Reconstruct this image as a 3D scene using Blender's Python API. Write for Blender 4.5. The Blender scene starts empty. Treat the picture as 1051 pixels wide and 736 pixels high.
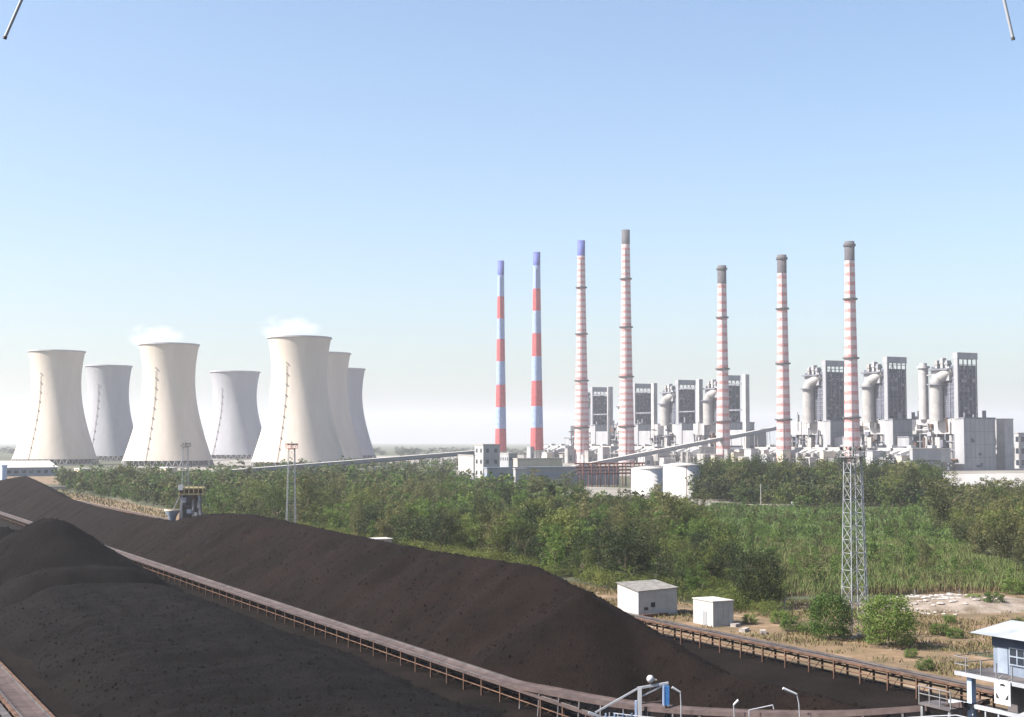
import bpy, math, random
import numpy as np
from mathutils import Vector, Matrix

R = math.radians
rng = np.random.default_rng(11)
random.seed(11)
scene = bpy.context.scene
C = scene.collection

# ------------------------------------------------------------------ camera, sky, sun, exposure
FPX, CX, CY, HOR, CAMH = 1443.0, 525.5, 368.0, 452.0, 28.0       # photograph 1051 x 736
PITCH = math.atan((HOR - CY) / FPX)
cam = bpy.data.cameras.new('camera'); camo = bpy.data.objects.new('camera', cam); C.objects.link(camo)
camo.location = (0, 0, CAMH); camo.rotation_euler = (R(90) + PITCH, 0, 0)
cam.sensor_width = 36.0; cam.lens = 36.0 * FPX / 1051.0
cam.clip_start = 0.1; cam.clip_end = 40000
scene.camera = camo

SUN_AZ, SUN_EL = 14.0, 44.0          # degrees behind the left-hand side, elevation
sv = Vector((-math.cos(R(SUN_AZ)) * math.cos(R(SUN_EL)), -math.sin(R(SUN_AZ)) * math.cos(R(SUN_EL)), math.sin(R(SUN_EL))))
world = bpy.data.worlds.new('World'); scene.world = world; world.use_nodes = True
wn = world.node_tree.nodes; wl = world.node_tree.links; wn.clear()
sky = wn.new('ShaderNodeTexSky'); sky.sky_type = 'NISHITA'; sky.sun_disc = False
sky.sun_elevation = R(SUN_EL); sky.sun_rotation = math.atan2(sv.x, sv.y)
sky.altitude = 0; sky.air_density = 1.0; sky.dust_density = 2.3; sky.ozone_density = 2.4
bg = wn.new('ShaderNodeBackground'); bg.inputs['Strength'].default_value = 0.079
wo = wn.new('ShaderNodeOutputWorld')
wl.new(sky.outputs[0], bg.inputs[0]); wl.new(bg.outputs[0], wo.inputs[0])
sl = bpy.data.lights.new('sun', 'SUN'); sl.energy = 5.0; sl.angle = R(0.5); sl.color = (1.0, 0.95, 0.88)
so = bpy.data.objects.new('sun', sl); C.objects.link(so); so.location = (-200, -50, 300)
so.rotation_euler = (-sv).to_track_quat('-Z', 'Y').to_euler()
scene.view_settings.view_transform = 'Standard'; scene.view_settings.look = 'None'
scene.view_settings.gamma = 1; scene.view_settings.use_curve_mapping = False
scene.view_settings.exposure = 1.5
scene.render.engine = 'CYCLES'
scene.cycles.use_denoising = True
scene.cycles.max_bounces = 6; scene.cycles.diffuse_bounces = 3; scene.cycles.volume_bounces = 1
scene.cycles.transparent_max_bounces = 8
HAZE_DENSITY = 0.00008

# ------------------------------------------------------------------ yard / plant grid  (w across, s along)
NX, NY = 0.8881, 0.4597
GR = math.atan2(NY, NX)
def W(w, s, z=0.0): return Vector((w * NX - s * NY, w * NY + s * NX, z))
def ws(x, y): return (x * NX + y * NY, -x * NY + y * NX)
cp, sp_ = math.cos(PITCH), math.sin(PITCH)
def pix_z(px, py, z=0.0):
    """world point under a photo pixel at height z"""
    a = (px - CX) / FPX; b = (CY - py) / FPX
    d = Vector((a, cp - b * sp_, sp_ + b * cp))
    t = (z - CAMH) / d.z
    return Vector((d.x * t, d.y * t, z))
def pix_w(px, py, w):
    """world point under a photo pixel on the vertical plane w = const"""
    a = (px - CX) / FPX; b = (CY - py) / FPX
    d = Vector((a, cp - b * sp_, sp_ + b * cp))
    t = w / (d.x * NX + d.y * NY)
    return Vector((d.x * t, d.y * t, CAMH + d.z * t))
def pix_y(px, py, Y):
    a = (px - CX) / FPX; b = (CY - py) / FPX
    d = Vector((a, cp - b * sp_, sp_ + b * cp)); t = Y / d.y
    return Vector((d.x * t, Y, CAMH + d.z * t))
def proj(x, y, z):
    dz = z - CAMH
    f = y * cp + dz * sp_; u = -y * sp_ + dz * cp
    return CX + FPX * x / f, CY - FPX * u / f

# ------------------------------------------------------------------ noise helpers
def vnoise(x, y, seed=0):
    xi = np.floor(x).astype(np.int64); yi = np.floor(y).astype(np.int64)
    xf = x - xi; yf = y - yi
    xf = xf * xf * (3 - 2 * xf); yf = yf * yf * (3 - 2 * yf)
    def h(a, b):
        n = (a * 374761393 + b * 668265263 + seed * 974711) & 0x7fffffff
        n = ((n ^ (n >> 13)) * 1274126177) & 0x7fffffff
        return ((n ^ (n >> 16)) & 0xffff) / 65535.0
    return (h(xi, yi) * (1 - xf) + h(xi + 1, yi) * xf) * (1 - yf) + (h(xi, yi + 1) * (1 - xf) + h(xi + 1, yi + 1) * xf) * yf
def fbm(x, y, seed=0, o=4):
    r = 0; a = 0.5
    for i in range(o):
        r = r + a * (vnoise(x, y, seed + i) - 0.5); x = x * 2.03; y = y * 2.03; a *= 0.5
    return r

# ------------------------------------------------------------------ materials
def mat(name, col, col2=None, scale=1.0, rough=0.8, bump=0.0, bscale=None, metal=0.0, detail=6, c3=None, coord='Object', stretch=None, spec=0.3, contrast=(0.35, 0.65), nrough=0.5):
    m = bpy.data.materials.new(name); m.use_nodes = True
    nt = m.node_tree; n = nt.nodes; l = nt.links
    b = n['Principled BSDF']; b.inputs['Roughness'].default_value = rough; b.inputs['Metallic'].default_value = metal
    b.inputs['Specular IOR Level'].default_value = spec
    tc = n.new('ShaderNodeTexCoord'); src = tc.outputs[coord]
    if stretch:
        mp = n.new('ShaderNodeMapping'); mp.inputs['Scale'].default_value = stretch; l.new(src, mp.inputs[0]); src = mp.outputs[0]
    if col2 is None: b.inputs['Base Color'].default_value = (*col, 1)
    else:
        no = n.new('ShaderNodeTexNoise'); no.inputs['Scale'].default_value = scale; no.inputs['Detail'].default_value = detail; no.inputs['Roughness'].default_value = nrough
        l.new(src, no.inputs['Vector'])
        cr = n.new('ShaderNodeValToRGB'); e = cr.color_ramp.elements
        e[0].position, e[1].position = contrast; e[0].color = (*col, 1); e[1].color = (*col2, 1)
        if c3 is not None:
            el = cr.color_ramp.elements.new(sum(contrast) / 2 + 0.08); el.color = (*c3, 1)
        l.new(no.outputs['Fac'], cr.inputs[0]); l.new(cr.outputs[0], b.inputs['Base Color'])
    if bump:
        nb = n.new('ShaderNodeTexNoise'); nb.inputs['Scale'].default_value = bscale or scale * 6; nb.inputs['Detail'].default_value = 5
        l.new(tc.outputs[coord], nb.inputs['Vector'])
        bp = n.new('ShaderNodeBump'); bp.inputs['Strength'].default_value = 1.0; bp.inputs['Distance'].default_value = bump
        l.new(nb.outputs['Fac'], bp.inputs['Height']); l.new(bp.outputs[0], b.inputs['Normal'])
    return m

def leaf_mat(name, ca, cb, cc):
    """foliage: tint per clump (attribute) and per tree (object random)"""
    m = bpy.data.materials.new(name); m.use_nodes = True
    nt = m.node_tree; n = nt.nodes; l = nt.links
    out = n['Material Output']; b = n['Principled BSDF']
    b.inputs['Roughness'].default_value = 0.65; b.inputs['Specular IOR Level'].default_value = 0.2
    at = n.new('ShaderNodeAttribute'); at.attribute_name = 'tint'
    oi = n.new('ShaderNodeObjectInfo')
    ma = n.new('ShaderNodeMath'); ma.operation = 'MULTIPLY_ADD'; ma.inputs[1].default_value = 0.45
    l.new(oi.outputs['Random'], ma.inputs[0])
    mb = n.new('ShaderNodeMath'); mb.operation = 'MULTIPLY'; mb.inputs[1].default_value = 0.55
    l.new(at.outputs['Fac'], mb.inputs[0]); l.new(mb.outputs[0], ma.inputs[2])
    cr = n.new('ShaderNodeValToRGB'); e = cr.color_ramp.elements
    e[0].position = 0.1; e[1].position = 0.9; e[0].color = (*ca, 1); e[1].color = (*cc, 1)
    el = cr.color_ramp.elements.new(0.5); el.color = (*cb, 1)
    l.new(ma.outputs[0], cr.inputs[0]); l.new(cr.outputs[0], b.inputs['Base Color'])
    tr = n.new('ShaderNodeBsdfTranslucent'); l.new(cr.outputs[0], tr.inputs['Color'])
    mx = n.new('ShaderNodeMixShader'); mx.inputs[0].default_value = 0.33
    l.new(b.outputs[0], mx.inputs[1]); l.new(tr.outputs[0], mx.inputs[2]); l.new(mx.outputs[0], out.inputs['Surface'])
    return m

def reed_mat(name, low, mid, top):
    m = bpy.data.materials.new(name); m.use_nodes = True
    nt = m.node_tree; n = nt.nodes; l = nt.links; b = n['Principled BSDF']
    b.inputs['Roughness'].default_value = 0.7; b.inputs['Specular IOR Level'].default_value = 0.2
    at = n.new('ShaderNodeAttribute'); at.attribute_name = 'tint'
    cr = n.new('ShaderNodeValToRGB'); e = cr.color_ramp.elements
    e[0].position = 0.15; e[1].position = 0.85; e[0].color = (*low, 1); e[1].color = (*top, 1)
    el = cr.color_ramp.elements.new(0.5); el.color = (*mid, 1)
    l.new(at.outputs['Fac'], cr.inputs[0]); l.new(cr.outputs[0], b.inputs['Base Color'])
    return m

M = {}
M['ground'] = mat('ground_soil', (0.0467, 0.0425, 0.0255), (0.1020, 0.0850, 0.0553), 0.02, 0.95, 0.05, 0.6, c3=(0.0425, 0.0510, 0.0221))
M['dirt'] = mat('dry_dirt', (0.062, 0.052, 0.028), (0.215, 0.165, 0.118), 0.17, 0.95, 0.12, 1.2, c3=(0.150, 0.098, 0.056), detail=14, contrast=(0.3, 0.68), nrough=0.62)
M['plant_floor'] = mat('plant_floor', (0.1275, 0.1148, 0.0978), (0.1955, 0.1785, 0.1573), 0.02, 0.95)
M['coal'] = mat('coal', (0.0012, 0.0011, 0.0011), (0.0100, 0.0084, 0.0078), 0.10, 0.95, 0.20, 3.6, detail=15, spec=0.05, contrast=(0.30, 0.74), nrough=0.80)
M['coal_warm'] = mat('coal_warm', (0.0019, 0.0014, 0.0013), (0.0127, 0.0084, 0.0068), 0.09, 0.95, 0.20, 3.2, detail=15, spec=0.05, contrast=(0.30, 0.74), nrough=0.80)
M['coal_floor'] = mat('coal_floor', (0.0022, 0.0018, 0.0017), (0.0148, 0.0108, 0.0092), 0.12, 0.97, 0.15, 3.0, detail=15, spec=0.05, contrast=(0.30, 0.74), nrough=0.75)
M['belt'] = mat('dusty_belt', (0.044, 0.033, 0.032), (0.080, 0.060, 0.058), 0.6, 0.9, 0.0, spec=0.1, detail=10, nrough=0.65)
M['belt_dark'] = mat('worn_belt', (0.035, 0.027, 0.027), (0.08, 0.062, 0.06), 0.8, 0.9, spec=0.15)
M['belt_black'] = mat('coal_stained_belt', (0.014, 0.011, 0.011), (0.04, 0.03, 0.028), 0.8, 0.9, spec=0.1, detail=9, nrough=0.65)
M['rust'] = mat('rusty_steel', (0.0510, 0.0306, 0.0221), (0.1190, 0.0680, 0.0467), 0.9, 0.9, detail=8, spec=0.15)
M['rust_red'] = mat('red_oxide', (0.085, 0.034, 0.03), (0.14, 0.066, 0.055), 0.7, 0.85)
M['steel_dark'] = mat('dark_steel', (0.045, 0.042, 0.045), (0.09, 0.08, 0.08), 0.6, 0.75)
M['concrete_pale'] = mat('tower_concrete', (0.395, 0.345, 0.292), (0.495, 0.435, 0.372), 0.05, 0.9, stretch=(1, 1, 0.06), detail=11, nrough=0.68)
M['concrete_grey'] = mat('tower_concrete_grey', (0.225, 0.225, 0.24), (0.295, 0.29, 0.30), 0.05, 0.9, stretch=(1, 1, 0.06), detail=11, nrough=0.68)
M['concrete'] = mat('concrete', (0.2448, 0.2312, 0.2108), (0.3264, 0.3060, 0.2856), 0.05, 0.9)
M['column_grey'] = mat('column_grey', (0.16, 0.15, 0.15), (0.24, 0.23, 0.22), 0.1, 0.9)
M['rim'] = mat('tower_rim', (0.30, 0.29, 0.32), (0.38, 0.36, 0.39), 0.1, 0.8)
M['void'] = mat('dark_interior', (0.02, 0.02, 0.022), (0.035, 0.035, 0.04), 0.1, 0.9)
M['ch_white'] = mat('chimney_white', (0.40, 0.30, 0.30), (0.47, 0.38, 0.38), 0.25, 0.85, detail=8, nrough=0.7)
M['ch_pink'] = mat('chimney_faded_red', (0.36, 0.095, 0.085), (0.44, 0.27, 0.26), 0.45, 0.85, detail=8, nrough=0.75, contrast=(0.38, 0.66))
M['ch_red'] = mat('chimney_red', (0.34, 0.028, 0.034), (0.41, 0.075, 0.075), 0.25, 0.75, detail=8, nrough=0.7)
M['ch_blue'] = mat('chimney_blue', (0.15, 0.21, 0.37), (0.23, 0.29, 0.43), 0.25, 0.75, detail=8, nrough=0.7)
M['ch_navy'] = mat('chimney_navy', (0.045, 0.055, 0.20), (0.06, 0.08, 0.26), 0.1, 0.7)
M['ch_cap'] = mat('chimney_cap', (0.045, 0.042, 0.05), (0.08, 0.075, 0.08), 0.1, 0.8)
M['clad_white'] = mat('white_cladding', (0.2430, 0.2358, 0.2385), (0.3375, 0.3285, 0.3240), 0.12, 0.7, detail=9, nrough=0.65)
M['clad_grey'] = mat('grey_cladding', (0.1849, 0.1875, 0.2021), (0.2580, 0.2580, 0.2683), 0.10, 0.7, stretch=(1, 1, 0.2), detail=9, nrough=0.65)
M['clad_blue'] = mat('bluegrey_cladding', (0.1496, 0.1768, 0.2244), (0.2040, 0.2312, 0.2788), 0.05, 0.7)
M['steelwork'] = mat('boiler_steelwork', (0.09, 0.092, 0.115), (0.17, 0.17, 0.195), 0.1, 0.7)
M['boiler_dark'] = mat('boiler_inside', (0.045, 0.052, 0.075), (0.10, 0.108, 0.135), 0.3, 0.8, detail=9, nrough=0.7)
M['duct'] = mat('duct_metal', (0.1950, 0.1872, 0.1833), (0.2808, 0.2691, 0.2613), 0.15, 0.6, detail=8, nrough=0.65)
M['tank'] = mat('tank_paint', (0.3680, 0.3569, 0.3457), (0.4238, 0.4126, 0.4070), 0.15, 0.5, stretch=(1, 1, 0.15))
M['roof_white'] = mat('pale_roof_sheet', (0.3457, 0.3234, 0.3011), (0.4126, 0.3903, 0.3680), 0.06, 0.6)
M['roof_asb'] = mat('weathered_roof', (0.095, 0.088, 0.080), (0.19, 0.18, 0.168), 0.9, 0.9, detail=10, nrough=0.7)
M['wall_white'] = mat('whitewash', (0.27, 0.265, 0.255), (0.36, 0.352, 0.34), 0.5, 0.85, detail=10, nrough=0.7)
M['wall_cream'] = mat('cream_wall', (0.3944, 0.3400, 0.2584), (0.4624, 0.4080, 0.3264), 0.2, 0.85)
M['glass'] = mat('dark_glass', (0.02, 0.025, 0.035), rough=0.1, spec=0.6)
M['galv'] = mat('galvanised', (0.12, 0.12, 0.125), (0.20, 0.20, 0.205), 0.8, 0.6, metal=0.1)
M['galv_pale'] = mat('pale_painted_steel', (0.22, 0.23, 0.25), (0.31, 0.32, 0.345), 0.8, 0.6)
M['paint_white'] = mat('white_paint', (0.3903, 0.3959, 0.4126), (0.4461, 0.4461, 0.4461), 1.5, 0.5)
M['paint_blue'] = mat('blue_paint', (0.03, 0.12, 0.32), (0.05, 0.18, 0.42), 1.5, 0.5)
M['paint_blue_pale'] = mat('pale_blue_paint', (0.22, 0.30, 0.45), (0.32, 0.40, 0.54), 1.5, 0.6)
M['paint_yellow'] = mat('yellow_paint', (0.22, 0.185, 0.10), (0.32, 0.27, 0.13), 0.9, 0.75)
M['cab_grey'] = mat('cabin_sheet', (0.10, 0.125, 0.17), (0.17, 0.195, 0.24), 0.8, 0.6)
M['eave_shade'] = mat('painted_eave_shade', (0.035, 0.05, 0.085), (0.05, 0.065, 0.10), 1.0, 0.7)  # eave shade of the cabin, put into the colour
M['cab_door'] = mat('cabin_door_paint', (0.15, 0.18, 0.23), (0.21, 0.24, 0.29), 1.2, 0.6)
M['cab_roof'] = mat('cabin_roof', (0.18, 0.195, 0.215), (0.24, 0.255, 0.275), 0.6, 0.7, detail=8)
M['cap_red'] = mat('mast_red', (0.50, 0.10, 0.07), (0.55, 0.16, 0.12), 0.5, 0.7)
M['lamp_glass'] = mat('lamp_glass', (0.55, 0.55, 0.52), rough=0.25, spec=0.6)
M['black'] = mat('black_paint', (0.02, 0.02, 0.02), rough=0.7)
M['mauve'] = mat('mauve_print', (0.38, 0.33, 0.42), rough=0.8)
M['bark'] = mat('bark', (0.10, 0.075, 0.055), (0.18, 0.14, 0.11), 3.0, 0.95)
M['stone'] = mat('stone', (0.2210, 0.1955, 0.1785), (0.3570, 0.3230, 0.3017), 0.8, 0.9)
M['leaf_green'] = leaf_mat('leaf_green', (0.0196, 0.0360, 0.0087), (0.0609, 0.0850, 0.0185), (0.1470, 0.1589, 0.0391))
M['leaf_olive'] = leaf_mat('leaf_olive', (0.0348, 0.0436, 0.0153), (0.0850, 0.0892, 0.0316), (0.1741, 0.1612, 0.0632))
M['leaf_dark'] = leaf_mat('leaf_dark', (0.0097, 0.0176, 0.0062), (0.0229, 0.0352, 0.0106), (0.0484, 0.0616, 0.0194))
M['leaf_bright'] = leaf_mat('leaf_bright', (0.0316, 0.0632, 0.0109), (0.0729, 0.1215, 0.0219), (0.1458, 0.1884, 0.0413))
M['reed'] = reed_mat('reed', (0.1000, 0.0700, 0.0425), (0.0950, 0.0875, 0.0350), (0.0775, 0.1075, 0.0300))
M['scrub'] = reed_mat('scrub', (0.0938, 0.0750, 0.0375), (0.0650, 0.0775, 0.0250), (0.0675, 0.1100, 0.0275))
M['dry_grass'] = reed_mat('dry_grass', (0.1360, 0.0935, 0.0467), (0.1105, 0.0935, 0.0382), (0.0527, 0.0680, 0.0187))

# ------------------------------------------------------------------ object helpers
def tag(o, label=None, cat=None, group=None, kind=None):
    if label: o['label'] = label
    if cat: o['category'] = cat
    if group: o['group'] = group
    if kind: o['kind'] = kind
    return o
def thing(name, label, cat, loc=(0, 0, 0), rz=0.0, group=None):
    o = bpy.data.objects.new(name, None); C.objects.link(o)
    o.empty_display_size = 0.5; o.location = loc; o.rotation_euler = (0, 0, rz)
    return tag(o, label, cat, group)
def link(name, me, parent=None, loc=None, rz=0.0):
    o = bpy.data.objects.new(name, me); C.objects.link(o); o.parent = parent
    if loc is not None: o.location = loc
    if rz: o.rotation_euler = (0, 0, rz)
    return o
def copy_tree(o, parent=None):
    c = o.copy(); C.objects.link(c); c.parent = parent
    for ch in KIDS.get(o.name, []): copy_tree(ch, c)
    return c
KIDS = {}
def kids_index():
    KIDS.clear()
    for o in C.objects:
        if o.parent: KIDS.setdefault(o.parent.name, []).append(o)

class MB:
    def __init__(s): s.v = []; s.f = []; s.m = []; s.sm = []
    def add(s, vs, fs, mi=0, smooth=False):
        o = len(s.v); s.v += [tuple(p) for p in vs]
        for f in fs: s.f.append([i + o for i in f]); s.m.append(mi); s.sm.append(smooth)
        return s
    def box(s, x0, x1, y0, y1, z0, z1, mi=0):
        vs = [(x0, y0, z0), (x1, y0, z0), (x1, y1, z0), (x0, y1, z0), (x0, y0, z1), (x1, y0, z1), (x1, y1, z1), (x0, y1, z1)]
        return s.add(vs, [(0, 3, 2, 1), (4, 5, 6, 7), (0, 1, 5, 4), (1, 2, 6, 5), (2, 3, 7, 6), (3, 0, 4, 7)], mi)
    def beam(s, p, q, a=0.1, b=None, mi=0):
        b = b or a; p = Vector(p); q = Vector(q); d = (q - p).normalized()
        up = Vector((0, 0, 1)) if abs(d.z) < 0.95 else Vector((0, 1, 0))
        x = d.cross(up).normalized() * (a / 2); y = x.cross(d).normalized() * (b / 2)
        vs = [p - x - y, p + x - y, p + x + y, p - x + y, q - x - y, q + x - y, q + x + y, q - x + y]
        return s.add(vs, [(0, 1, 2, 3), (4, 7, 6, 5), (0, 4, 5, 1), (1, 5, 6, 2), (2, 6, 7, 3), (3, 7, 4, 0)], mi)
    def cyl(s, p, q, r0, r1=None, n=12, cap=True, mi=0, smooth=True):
        r1 = r0 if r1 is None else r1; p = Vector(p); q = Vector(q); d = (q - p).normalized()
        up = Vector((0, 0, 1)) if abs(d.z) < 0.95 else Vector((0, 1, 0))
        x = d.cross(up).normalized(); y = x.cross(d)
        vs = []
        for (c, r) in ((p, r0), (q, r1)):
            for i in range(n):
                t = 2 * math.pi * i / n; vs.append(c + (x * math.cos(t) + y * math.sin(t)) * r)
        s.add(vs, [(i, i + n, (i + 1) % n + n, (i + 1) % n) for i in range(n)], mi, smooth)
        if cap: s.add(vs, [tuple(range(n)), tuple(range(2 * n - 1, n - 1, -1))], mi)
        return s
    def tube(s, pts, r, n=8, mi=0):
        for a, b in zip(pts[:-1], pts[1:]): s.cyl(a, b, r, r, n, True, mi)
        return s
    def lathe(s, prof, n=32, mi=0, c=(0, 0), smooth=True, capb=False, capt=False):
        """prof: list of (r, z) or (r, z, mat of the band above)"""
        vs = []
        for p in prof:
            for i in range(n):
                t = 2 * math.pi * i / n; vs.append((c[0] + p[0] * math.cos(t), c[1] + p[0] * math.sin(t), p[1]))
        o = len(s.v); s.v += vs
        for j in range(len(prof) - 1):
            mm = prof[j][2] if len(prof[j]) > 2 else mi
            for i in range(n):
                a = j * n + i; b = j * n + (i + 1) % n
                s.f.append([o + a, o + b, o + b + n, o + a + n]); s.m.append(mm); s.sm.append(smooth)
        if capb: s.f.append([o + i for i in range(n - 1, -1, -1)]); s.m.append(mi); s.sm.append(False)
        if capt: k = (len(prof) - 1) * n; s.f.append([o + k + i for i in range(n)]); s.m.append(mi); s.sm.append(False)
        return s
    def mesh(s, name, mats):
        me = bpy.data.meshes.new(name); me.from_pydata(s.v, [], s.f)
        for m in (mats if isinstance(mats, (list, tuple)) else [mats]): me.materials.append(M[m] if isinstance(m, str) else m)
        me.polygons.foreach_set('material_index', s.m); me.polygons.foreach_set('use_smooth', s.sm)
        me.update(); return me
    def build(s, name, mats, parent=None, loc=None, rz=0.0): return link(name, s.mesh(name, mats), parent, loc, rz)

def np_mesh(name, V, F, mats, tint=None, smooth=False):
    """V (n,3), F (m,4) arrays; tint per face-vertex value stored per vertex"""
    me = bpy.data.meshes.new(name)
    V = np.ascontiguousarray(V, np.float32); F = np.ascontiguousarray(F, np.int32)
    k = F.shape[1]
    me.vertices.add(len(V)); me.vertices.foreach_set('co', V.ravel())
    me.loops.add(F.size); me.loops.foreach_set('vertex_index', F.ravel())
    me.polygons.add(len(F)); me.polygons.foreach_set('loop_start', np.arange(0, F.size, k, dtype=np.int32))
    me.polygons.foreach_set('loop_total', np.full(len(F), k, np.int32))
    if smooth: me.polygons.foreach_set('use_smooth', np.ones(len(F), bool))
    for m in (mats if isinstance(mats, (list, tuple)) else [mats]): me.materials.append(M[m])
    if tint is not None:
        at = me.attributes.new('tint', 'FLOAT', 'POINT'); at.data.foreach_set('value', np.ascontiguousarray(tint, np.float32))
    me.update(calc_edges=True); me.validate(); return me

# ================================================================== SETTING
def sheet(name, pts, z, m, kind='structure', n=1):
    mb = MB(); mb.add([(p[0], p[1], z) for p in pts], [tuple(range(len(pts)))])
    return tag(mb.build(name, m), kind=kind)
sheet('ground', [(-9000, -2500), (9000, -2500), (9000, 14000), (-9000, 14000)], -0.02, 'ground')
sheet('dirt_verge', [W(112.6, -10), W(139, 40), W(139, 760), W(112.6, 760)], 0.0, 'dirt')
sheet('dirt_clearing', [pix_z(700, 622), pix_z(1200, 700), pix_z(1200, 585), pix_z(1000, 600), pix_z(900, 618)], 0.006, 'dirt')
pf = [W(760, 300), W(1500, 300), W(1500, 2400), W(560, 2400), W(330, 1500), W(330, 1130), W(560, 1040)]
sheet('plant_yard', pf, 0.0, 'plant_floor')
sheet('gravel_yard', [pix_z(560, 516), pix_z(745, 519), pix_z(760, 505), pix_z(590, 499)], 0.004, 'plant_floor')
sheet('service_road', [pix_z(-60, 497), pix_z(66, 497), pix_z(66, 489), pix_z(-60, 489)], 0.004, 'dirt')

# coal yard floor: uneven coal dust between the conveyors
def hfield(w0, w1, s0, s1, dw, ds, fn, name, m):
    nw = int((w1 - w0) / dw) + 1; ns = int((s1 - s0) / ds) + 1
    wv = np.linspace(w0, w1, nw); svv = np.linspace(s0, s1, ns)
    w, s = np.meshgrid(wv, svv); z = fn(w, s)
    V = np.stack([w * NX - s * NY, w * NY + s * NX, z], -1).reshape(-1, 3)
    i = np.arange(nw * ns).reshape(ns, nw)
    F = np.stack([i[:-1, :-1], i[:-1, 1:], i[1:, 1:], i[1:, :-1]], -1).reshape(-1, 4)
    return link(name, np_mesh(name, V, F, m, smooth=True))
def floor_z(w, s):
    return 0.25 + 0.5 * fbm(w * 0.12, s * 0.12, 3) + 0.22 * fbm(w * 0.7, s * 0.7, 5, 3) + 0.0 * w
tag(hfield(6, 112.5, -10, 760, 1.1, 1.6, floor_z, 'coal_yard_floor', 'coal_floor'), kind='structure')

# ================================================================== COAL PILES
WB = 89.0
crest_px = [(-120, 497), (-40, 494), (0, 493), (25, 488.5), (42, 496), (60, 508), (80, 514.5), (100, 520), (130, 527), (160, 532), (178, 535), (192, 531), (210, 528), (232, 527), (255, 527.5), (289, 534),
            (339, 545), (388, 555), (450, 566.5), (500, 574), (544, 580.5), (564, 589), (581, 600), (590, 602), (600, 606), (613, 615), (638, 630), (656, 641), (680, 656), (705, 672), (740, 690)]
cs, cz = [], []
for (px, py) in crest_px:
    p = pix_w(px, py, WB); cs.append(ws(p.x, p.y)[1]); cz.append(p.z)
cs = np.array(cs)[::-1]; cz = np.array(cz)[::-1]
def smin(a, b, k):
    h = np.clip(0.5 + 0.5 * (b - a) / k, 0, 1); return b * (1 - h) + a * h - k * h * (1 - h)
def smax(a, b, k): return -smin(-a, -b, k)
def pile_b(w, s):
    zc = np.interp(s, cs, cz)
    sl = np.where(w < WB, 0.66, 0.58)
    wob = 2.2 * fbm(w * 0.05, s * 0.045, 21, 3)
    rr = np.abs(w - WB + 0.3 * wob)
    h = zc - (np.sqrt((rr * sl) ** 2 + 0.25) - 0.5) + 0.0
    # slumps and gullies down the flanks
    h = h + (2.0 * fbm(w * 0.035, s * 0.22, 8, 3) + 0.5 * fbm(w * 0.25, s * 0.3, 9, 4)) * np.clip(rr / 4, 0, 1)
    h = h + 0.40 * fbm(w * 0.9, s * 0.9, 31, 3)
    # the stubby second heap at the near end
    c0 = pix_w(597, 604, 84.5); sc0 = ws(c0.x, c0.y)[1]
    cone = c0.z - 0.1 - 0.62 * np.sqrt((w - 84.5) ** 2 + (np.abs(s - sc0)) ** 2 + 0.3)
    h = smax(h, cone, 0.6)
    h = np.where((w < 71.8) | (w > 108.6), np.minimum(h, 0.1), h)
    return smax(h, np.full_like(h, -0.5), 0.5)
pb = hfield(71.5, 109, 60, 720, 0.55, 0.85, pile_b, 'coal_pile', 'coal_warm')
tag(pb, 'long brown-black coal ridge between the two parallel yard conveyors', 'coal pile')
WA = 43.5
pk = pix_w(52, 531, WA); s_pk = ws(pk.x, pk.y)[1]; z_pk = pk.z
def pile_a(w, s):
    zp = np.interp(s, [60, 120, 170, 215, 240, 258, 420], [1.2, 2.2, 3.4, 5.0, 5.8, 6.2, 3.0])
    wr = np.interp(s, [60, 150, 190, 230, 300, 420], [66, 66.5, 66.5, 65, 62, 58])
    wl = np.interp(s, [60, 130, 200, 300, 420], [27, 27.5, 27, 25, 25])
    wob = 5 * fbm(w * 0.04, s * 0.05, 41, 3)
    side = smin((w - wl) * 0.5 + 0.25 * wob, (wr - w) * np.interp(s, [150, 230], [0.22, 0.5]) + 0.15 * wob, 1.5)
    h = smin(zp + 0.9 * fbm(w * 0.06, s * 0.05, 42, 3), side, 1.6)
    d = np.sqrt((np.abs(w - WA) * 0.95) ** 2 + np.clip(np.abs(s - s_pk - 1) - 2, 0, None) ** 2 + 1.0) - 1.0
    cone = z_pk - 0.66 * d + 1.8 * fbm(w * 0.11, s * 0.12, 44, 4) * np.clip(d / 4, 0, 1)
    # a lower shoulder left of the summit
    d2 = np.sqrt((np.abs(w - 37) * 0.85) ** 2 + (np.abs(s - s_pk - 16) * 0.6) ** 2 + 1)
    cone2 = 12.0 - 0.55 * d2
    h = smax(smax(h, cone, 0.5), cone2, 1.5)
    # excavated scarp at the foot of the heap
    sc = s_pk - 34 + 7 * fbm(w * 0.1, w * 0.02 + 3, 45, 3) + 0.10 * (w - 45) ** 2 * 0.12
    h = h - 1.5 * np.exp(-((s - sc) / 2.4) ** 2) * np.clip((h - 2) / 2, 0, 1) + 1.0 * np.exp(-((s - sc - 6) / 3.0) ** 2) * np.clip((h - 2) / 2, 0, 1)
    trk = np.sin(w * 1.25 + 4 * fbm(w * 0.03, s * 0.03, 49, 2)) * np.clip(fbm(w * 0.03, s * 0.03, 50, 2) * 6, 0, 1) * 0.16
    h = h + trk + 1.15 * fbm(w * 0.17, s * 0.19, 46, 4) + 0.30 * fbm(w * 0.85, s * 0.85, 47, 3)
    h = np.where((s > 400) | (s < 62) | (w < 25.4) | (w > 67.1), np.minimum(h, 0.1), h)
    return smax(h, np.full_like(h, -0.5), 0.5)
tag(hfield(24.5, 67.6, 55, 405, 0.5, 0.6, pile_a, 'coal_pile', 'coal'), 'broad dark coal heap with rounded summit and flattened dug-over foot', 'coal pile')

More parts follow.
